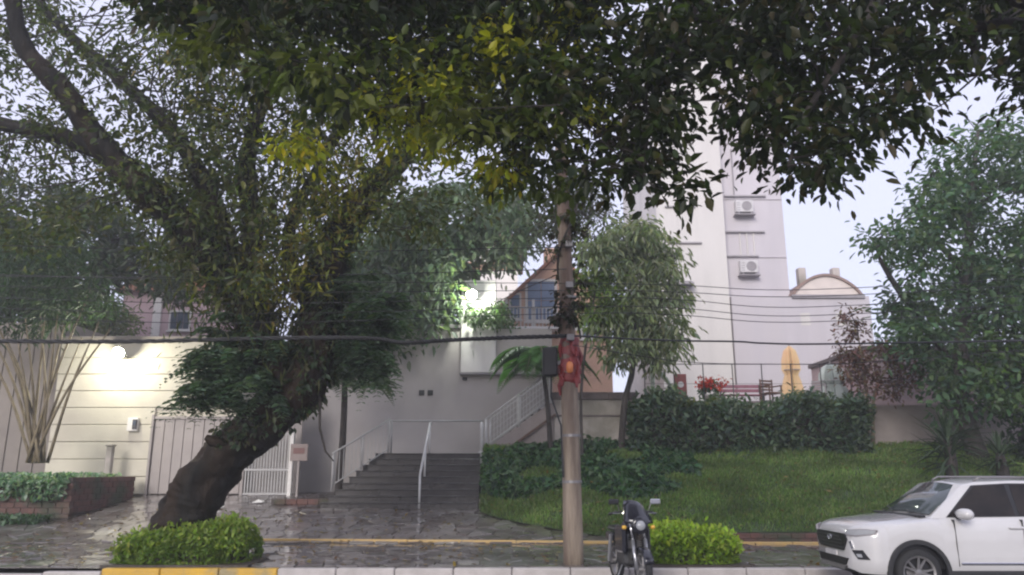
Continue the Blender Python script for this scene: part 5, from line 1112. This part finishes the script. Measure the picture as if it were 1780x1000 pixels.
for sg in (-1, 1):
    facepart('headlight', [(sg*.56, .84), (sg*.58, .9), (sg*.8, .915), (sg*.868, .905), (sg*.85, .86), (sg*.7, .83)], 'lens', .012, 10)
    facepart('headlight_surround', [(sg*.54, .825), (sg*.57, .905), (sg*.8, .925), (sg*.876, .912), (sg*.86, .85), (sg*.7, .815)], 'trim', .004, 10)
    facepart('fog_lamp', [(sg*.63, .62), (sg*.76, .63), (sg*.82, .5), (sg*.7, .5)], 'black', .008, 6)
    facepart('fog_lamp_lens', [(sg*.69, .575), (sg*.75, .575), (sg*.76, .53), (sg*.71, .53)], 'lens', .02, 4)
    facepart('bumper_blade', [(sg*.6, .74), (sg*.63, .75), (sg*.66, .64), (sg*.63, .64)], 'chrome', .01, 3)

# ------------------------------------------------------------------ motorcycle, front towards the street
mo = empty('motorcycle', (1.86, 12.95, .02), 'black motorcycle parked front out between the pole and lime shrub', 'motorcycle', rz=R(10))
# local: -y front, x across
def wheel(y, name='wheel'):
    wh = bpy.data.objects.new(name, None); COL.objects.link(wh); wh.parent = mo; wh.location = (0, y, .3); wh.rotation_euler = (0, R(90), 0)
    MB().lathe([(.235, -.045), (.28, -.05), (.3, -.02), (.3, .02), (.28, .05), (.235, .045)], 28, cap=False).build('tyre', M['tyre'], wh, smooth=True)
    rm = MB(); rm.lathe([(.236, -.04), (.236, .04), (.21, .035), (.21, -.035), (.236, -.04)], 28, cap=False); rm.lathe([(.001, -.08), (.04, -.08), (.05, 0), (.04, .08), (.001, .08)], 12)
    for q in range(6): a = q*math.pi/3; rm.tube([(.04*math.cos(a), .04*math.sin(a), 0), (.215*math.cos(a), .215*math.sin(a), 0)], .016, 6)
    rm.build('rim', M['rim'], wh); MB().lathe([(.11, .055), (.11, .065)], 18).build('brake_disc', M['silver'], wh)
wheel(-.66); wheel(.66)
for sg in (-1, 1):
    MB().tube([(sg*.1, -.66, .3), (sg*.1, -.5, .72)], .028, 10).build('fork_slider', M['silver'], mo, smooth=True); MB().tube([(sg*.1, -.5, .72), (sg*.1, -.36, 1.08)], .02, 10).build('fork_tube', M['chrome'], mo, smooth=True)
    MB().tube([(sg*.11, -.44, .9), (sg*.2, -.51, .9)], .01, 6).build('indicator_stalk', M['black'], mo); MB().lathe([(.008, -.04), (.028, -.03), (.032, .015), (.01, .035)], 12, Matrix.Translation((sg*.23, -.52, .9)) @ Matrix.Rotation(R(90), 4, 'Y')).build('indicator', M['amber'], mo, smooth=True)
    MB().tube([(sg*.04, -.34, 1.1), (sg*.2, -.34, 1.13), (sg*.36, -.24, 1.09)], .012, 8).build('handlebar', M['black'], mo); MB().tube([(sg*.27, -.29, 1.115), (sg*.38, -.23, 1.085)], .02, 8).build('grip', M['black'], mo)
    MB().tube([(sg*.24, -.31, 1.12), (sg*.27, -.34, 1.24), (sg*.31, -.36, 1.27)], .007, 6).build('mirror_stem', M['chrome'], mo); MB().cbox((sg*.34 - .085, -.38, 1.235), (sg*.34 + .085, -.35, 1.315), .03).build('mirror', M['silver'] if sg > 0 else M['black'], mo)
    MB().tube([(sg*.2, -.36, 1.1), (sg*.36, -.36, 1.1)], .006, 6).build('brake_lever', M['silver'], mo)
    MB().tube([(sg*.12, .1, .45), (sg*.2, .05, .32), (sg*.3, .05, .32)], .014, 6).build('foot_peg', M['black'], mo)
    MB().tube([(sg*.13, .66, .3), (sg*.14, .5, .72)], .03, 8).build('shock_absorber', M['silver'], mo)
    MB().cbox((min(sg*.14, sg*.23), -.42, .5), (max(sg*.14, sg*.23), .02, .9), .04).build('tank_shroud', M['moto'], mo)
fd = MB(); vs = []; fs = []
for i in range(11):
    a = R(20 + i*14); 
    for k in range(5): t = (k-2)/2; vs.append((t*.075, -.66 - .335*math.cos(a)*(1-.03*t*t), .3 + .335*math.sin(a)*(1-.05*t*t)))
fs = [(i*5+k, i*5+k+1, (i+1)*5+k+1, (i+1)*5+k) for i in range(10) for k in range(4)]
o = fd.add(vs, fs).build('front_fender', M['moto'], mo, smooth=True); md = o.modifiers.new('s', 'SOLIDIFY'); md.thickness = .008
RX = Matrix.Rotation(R(90), 4, 'X')
MB().lathe([(.001, .085), (.06, .08), (.075, .05), (.07, -.02), (.04, -.06)], 20, Matrix.Translation((0, -.57, .93)) @ RX).build('headlight', M['lens'], mo, smooth=True)
MB().lathe([(.08, .055), (.12, .05), (.135, .02), (.125, -.05), (.05, -.14)], 20, Matrix.Translation((0, -.555, .93)) @ RX).build('headlight_shell', M['moto'], mo, smooth=True)
MB().lathe([(.05, .02), (.055, 0), (.05, -.05)], 14, Matrix.Translation((-.05, -.42, 1.13)) @ Matrix.Rotation(R(40), 4, 'X')).build('speedometer', M['black'], mo); MB().lathe([(.05, .02), (.055, 0), (.05, -.05)], 14, Matrix.Translation((.06, -.42, 1.13)) @ Matrix.Rotation(R(40), 4, 'X')).build('tachometer', M['black'], mo)
vs = []; 
for i in range(6):
    f = i/5
    for k in range(7): t = (k-3)/3; vs.append((t*(.235 - .06*f*f), -.63 + .2*f + .1*t*t, .96 + .33*f - .06*t*t*f - .06*t*f))
o = MB().add(vs, [(i*7+k, i*7+k+1, (i+1)*7+k+1, (i+1)*7+k) for i in range(5) for k in range(6)]).build('wind_deflector', M['moto'], mo, smooth=True); md = o.modifiers.new('s', 'SOLIDIFY'); md.thickness = .008
tk = MB(); vs = []; pf = [(-.32, .05, .84, .9), (-.26, .13, .78, .98), (-.1, .16, .74, 1.02), (.08, .14, .74, .97), (.2, .09, .76, .86)]
for (y, w0, z0, z1) in pf:
    for k in range(10): a = 2*math.pi*k/10; vs.append((w0*math.cos(a), y, (z0+z1)/2 + (z1-z0)/2*math.sin(a)))
fs = [(i*10+k, i*10+(k+1) % 10, (i+1)*10+(k+1) % 10, (i+1)*10+k) for i in range(4) for k in range(10)] + [tuple(range(10)), tuple(range(40, 50))]
subsurf(tk.add(vs, fs).build('fuel_tank', M['moto'], mo, smooth=True), 1)
subsurf(MB().cbox((-.13, .16, .76), (.13, .82, .86), .05).build('seat', M['black'], mo, smooth=True), 1)
MB().cbox((-.1, .55, .6), (.1, .98, .75), .04).build('tail', M['moto'], mo); MB().cbox((-.07, .975, .66), (.07, 1.0, .73), .01).build('tail_light', M['redwrap'], mo)
MB().cbox((-.16, -.28, .3), (.16, .2, .56), .05).build('engine', M['dark'], mo)
for k in range(4): MB().cbox((-.12, -.3, .57 + k*.03), (.12, -.08, .585 + k*.03), .004).build('cooling_fin', M['steel'], mo)
MB().tube([(.06, -.3, .5), (.1, -.4, .35), (.14, -.1, .25), (.18, .4, .28), (.19, .8, .34)], [.022, .022, .025, .045, .045], 10).build('exhaust', M['chrome'], mo, smooth=True)
MB().tube([(0, -.36, 1.02), (0, -.3, .6), (0, -.1, .3), (0, .3, .28), (0, .5, .7)], .03, 8).build('frame', M['black'], mo)
MB().tube([(0, .2, .3), (0, .66, .3)], .03, 8).build('swing_arm', M['black'], mo); MB().tube([(-.1, .05, .3), (-.26, -.02, 0)], .012, 6).build('side_stand', M['silver'], mo)

# ------------------------------------------------------------------ litter and fallen leaves
for i, (u, v) in enumerate(((450, 858), (380, 872))):
    Y = 22.6 - i*.8; p = at(u, v, Y); t = MB(); s_ = .16
    t.add([(-s_, -s_*.6, 0), (s_, -s_*.5, .02), (s_*.9, s_*.6, .05), (-s_*.8, s_*.5, .03), (0, 0, .09)], [(0,1,4),(1,2,4),(2,3,4),(3,0,4)])
    o = t.build('litter', M['paper'], None, loc=(p.x, Y, z_fore(Y) + .03)); tag(o, ('larger crumpled pale scrap of litter on the forecourt near the barred gate', 'smaller crumpled pale scrap nearer the leaning trunk')[i], 'litter')
n = 900; fx = rng.uniform(-11, 9, n); fy = rng.uniform(14.2, 21.5, n); keep = (fx < -1.2) | (fy < 17.5); fx, fy = fx[keep], fy[keep]; n = len(fx)
fz_ = np.array([(z_side(y) if y < 17.62 else z_fore(y)) + .045 for y in fy])
leaves('fallen_leaves', np.stack([fx, fy, fz_], 1), rng.normal(0, 1, (n, 3))*np.array([1,1,.1]), rng.normal(0,.15,(n,3))+np.array([0,0,1.]), rng.uniform(.06,.14,n), .5, palette(n, [(.2,.11,.04), (.25,.18,.05), (.12,.07,.04)], .3), M['leaf'])
tag(bpy.data.objects['fallen_leaves'], 'scattered brown and yellow fallen leaves on the wet paving', 'fallen leaves', kind='stuff')

G = lawn_pts(420, lambda x, y: True); n = len(G); G[:, 2] += .1
tag(leaves('fallen_lawn_leaves', G, rng.normal(0, 1, (n, 3))*np.array([1,1,.3]), rng.normal(0,.3,(n,3))+np.array([0,0,1.]), rng.uniform(.08,.16,n), .5, palette(n, [(.22,.13,.05), (.28,.2,.06), (.14,.09,.05)], .3), M['leaf']), 'brown fallen leaves strewn over the sloping lawn', 'fallen leaves', kind='stuff')
# ------------------------------------------------------------------ added haze for a milky camera veil
hz = MB().box((-125, -55, -1.2), (125, 180, 26.5)).build('haze', None); hz['kind'] = 'stuff'; tag(hz, 'thin pale haze added over the street for a milky veil', 'haze')
hm = bpy.data.materials.new('added haze veil'); hm.use_nodes = True; hN = hm.node_tree.nodes; hN.remove(hN['Principled BSDF'])
pv = hN.new('ShaderNodeVolumePrincipled'); pv.inputs['Color'].default_value = (.95, .96, 1, 1); pv.inputs['Density'].default_value = ADDED_HAZE; pv.inputs['Anisotropy'].default_value = .3
hm.node_tree.links.new(pv.outputs[0], hN['Material Output'].inputs['Volume']); hz.data.materials.clear(); hz.data.materials.append(hm)
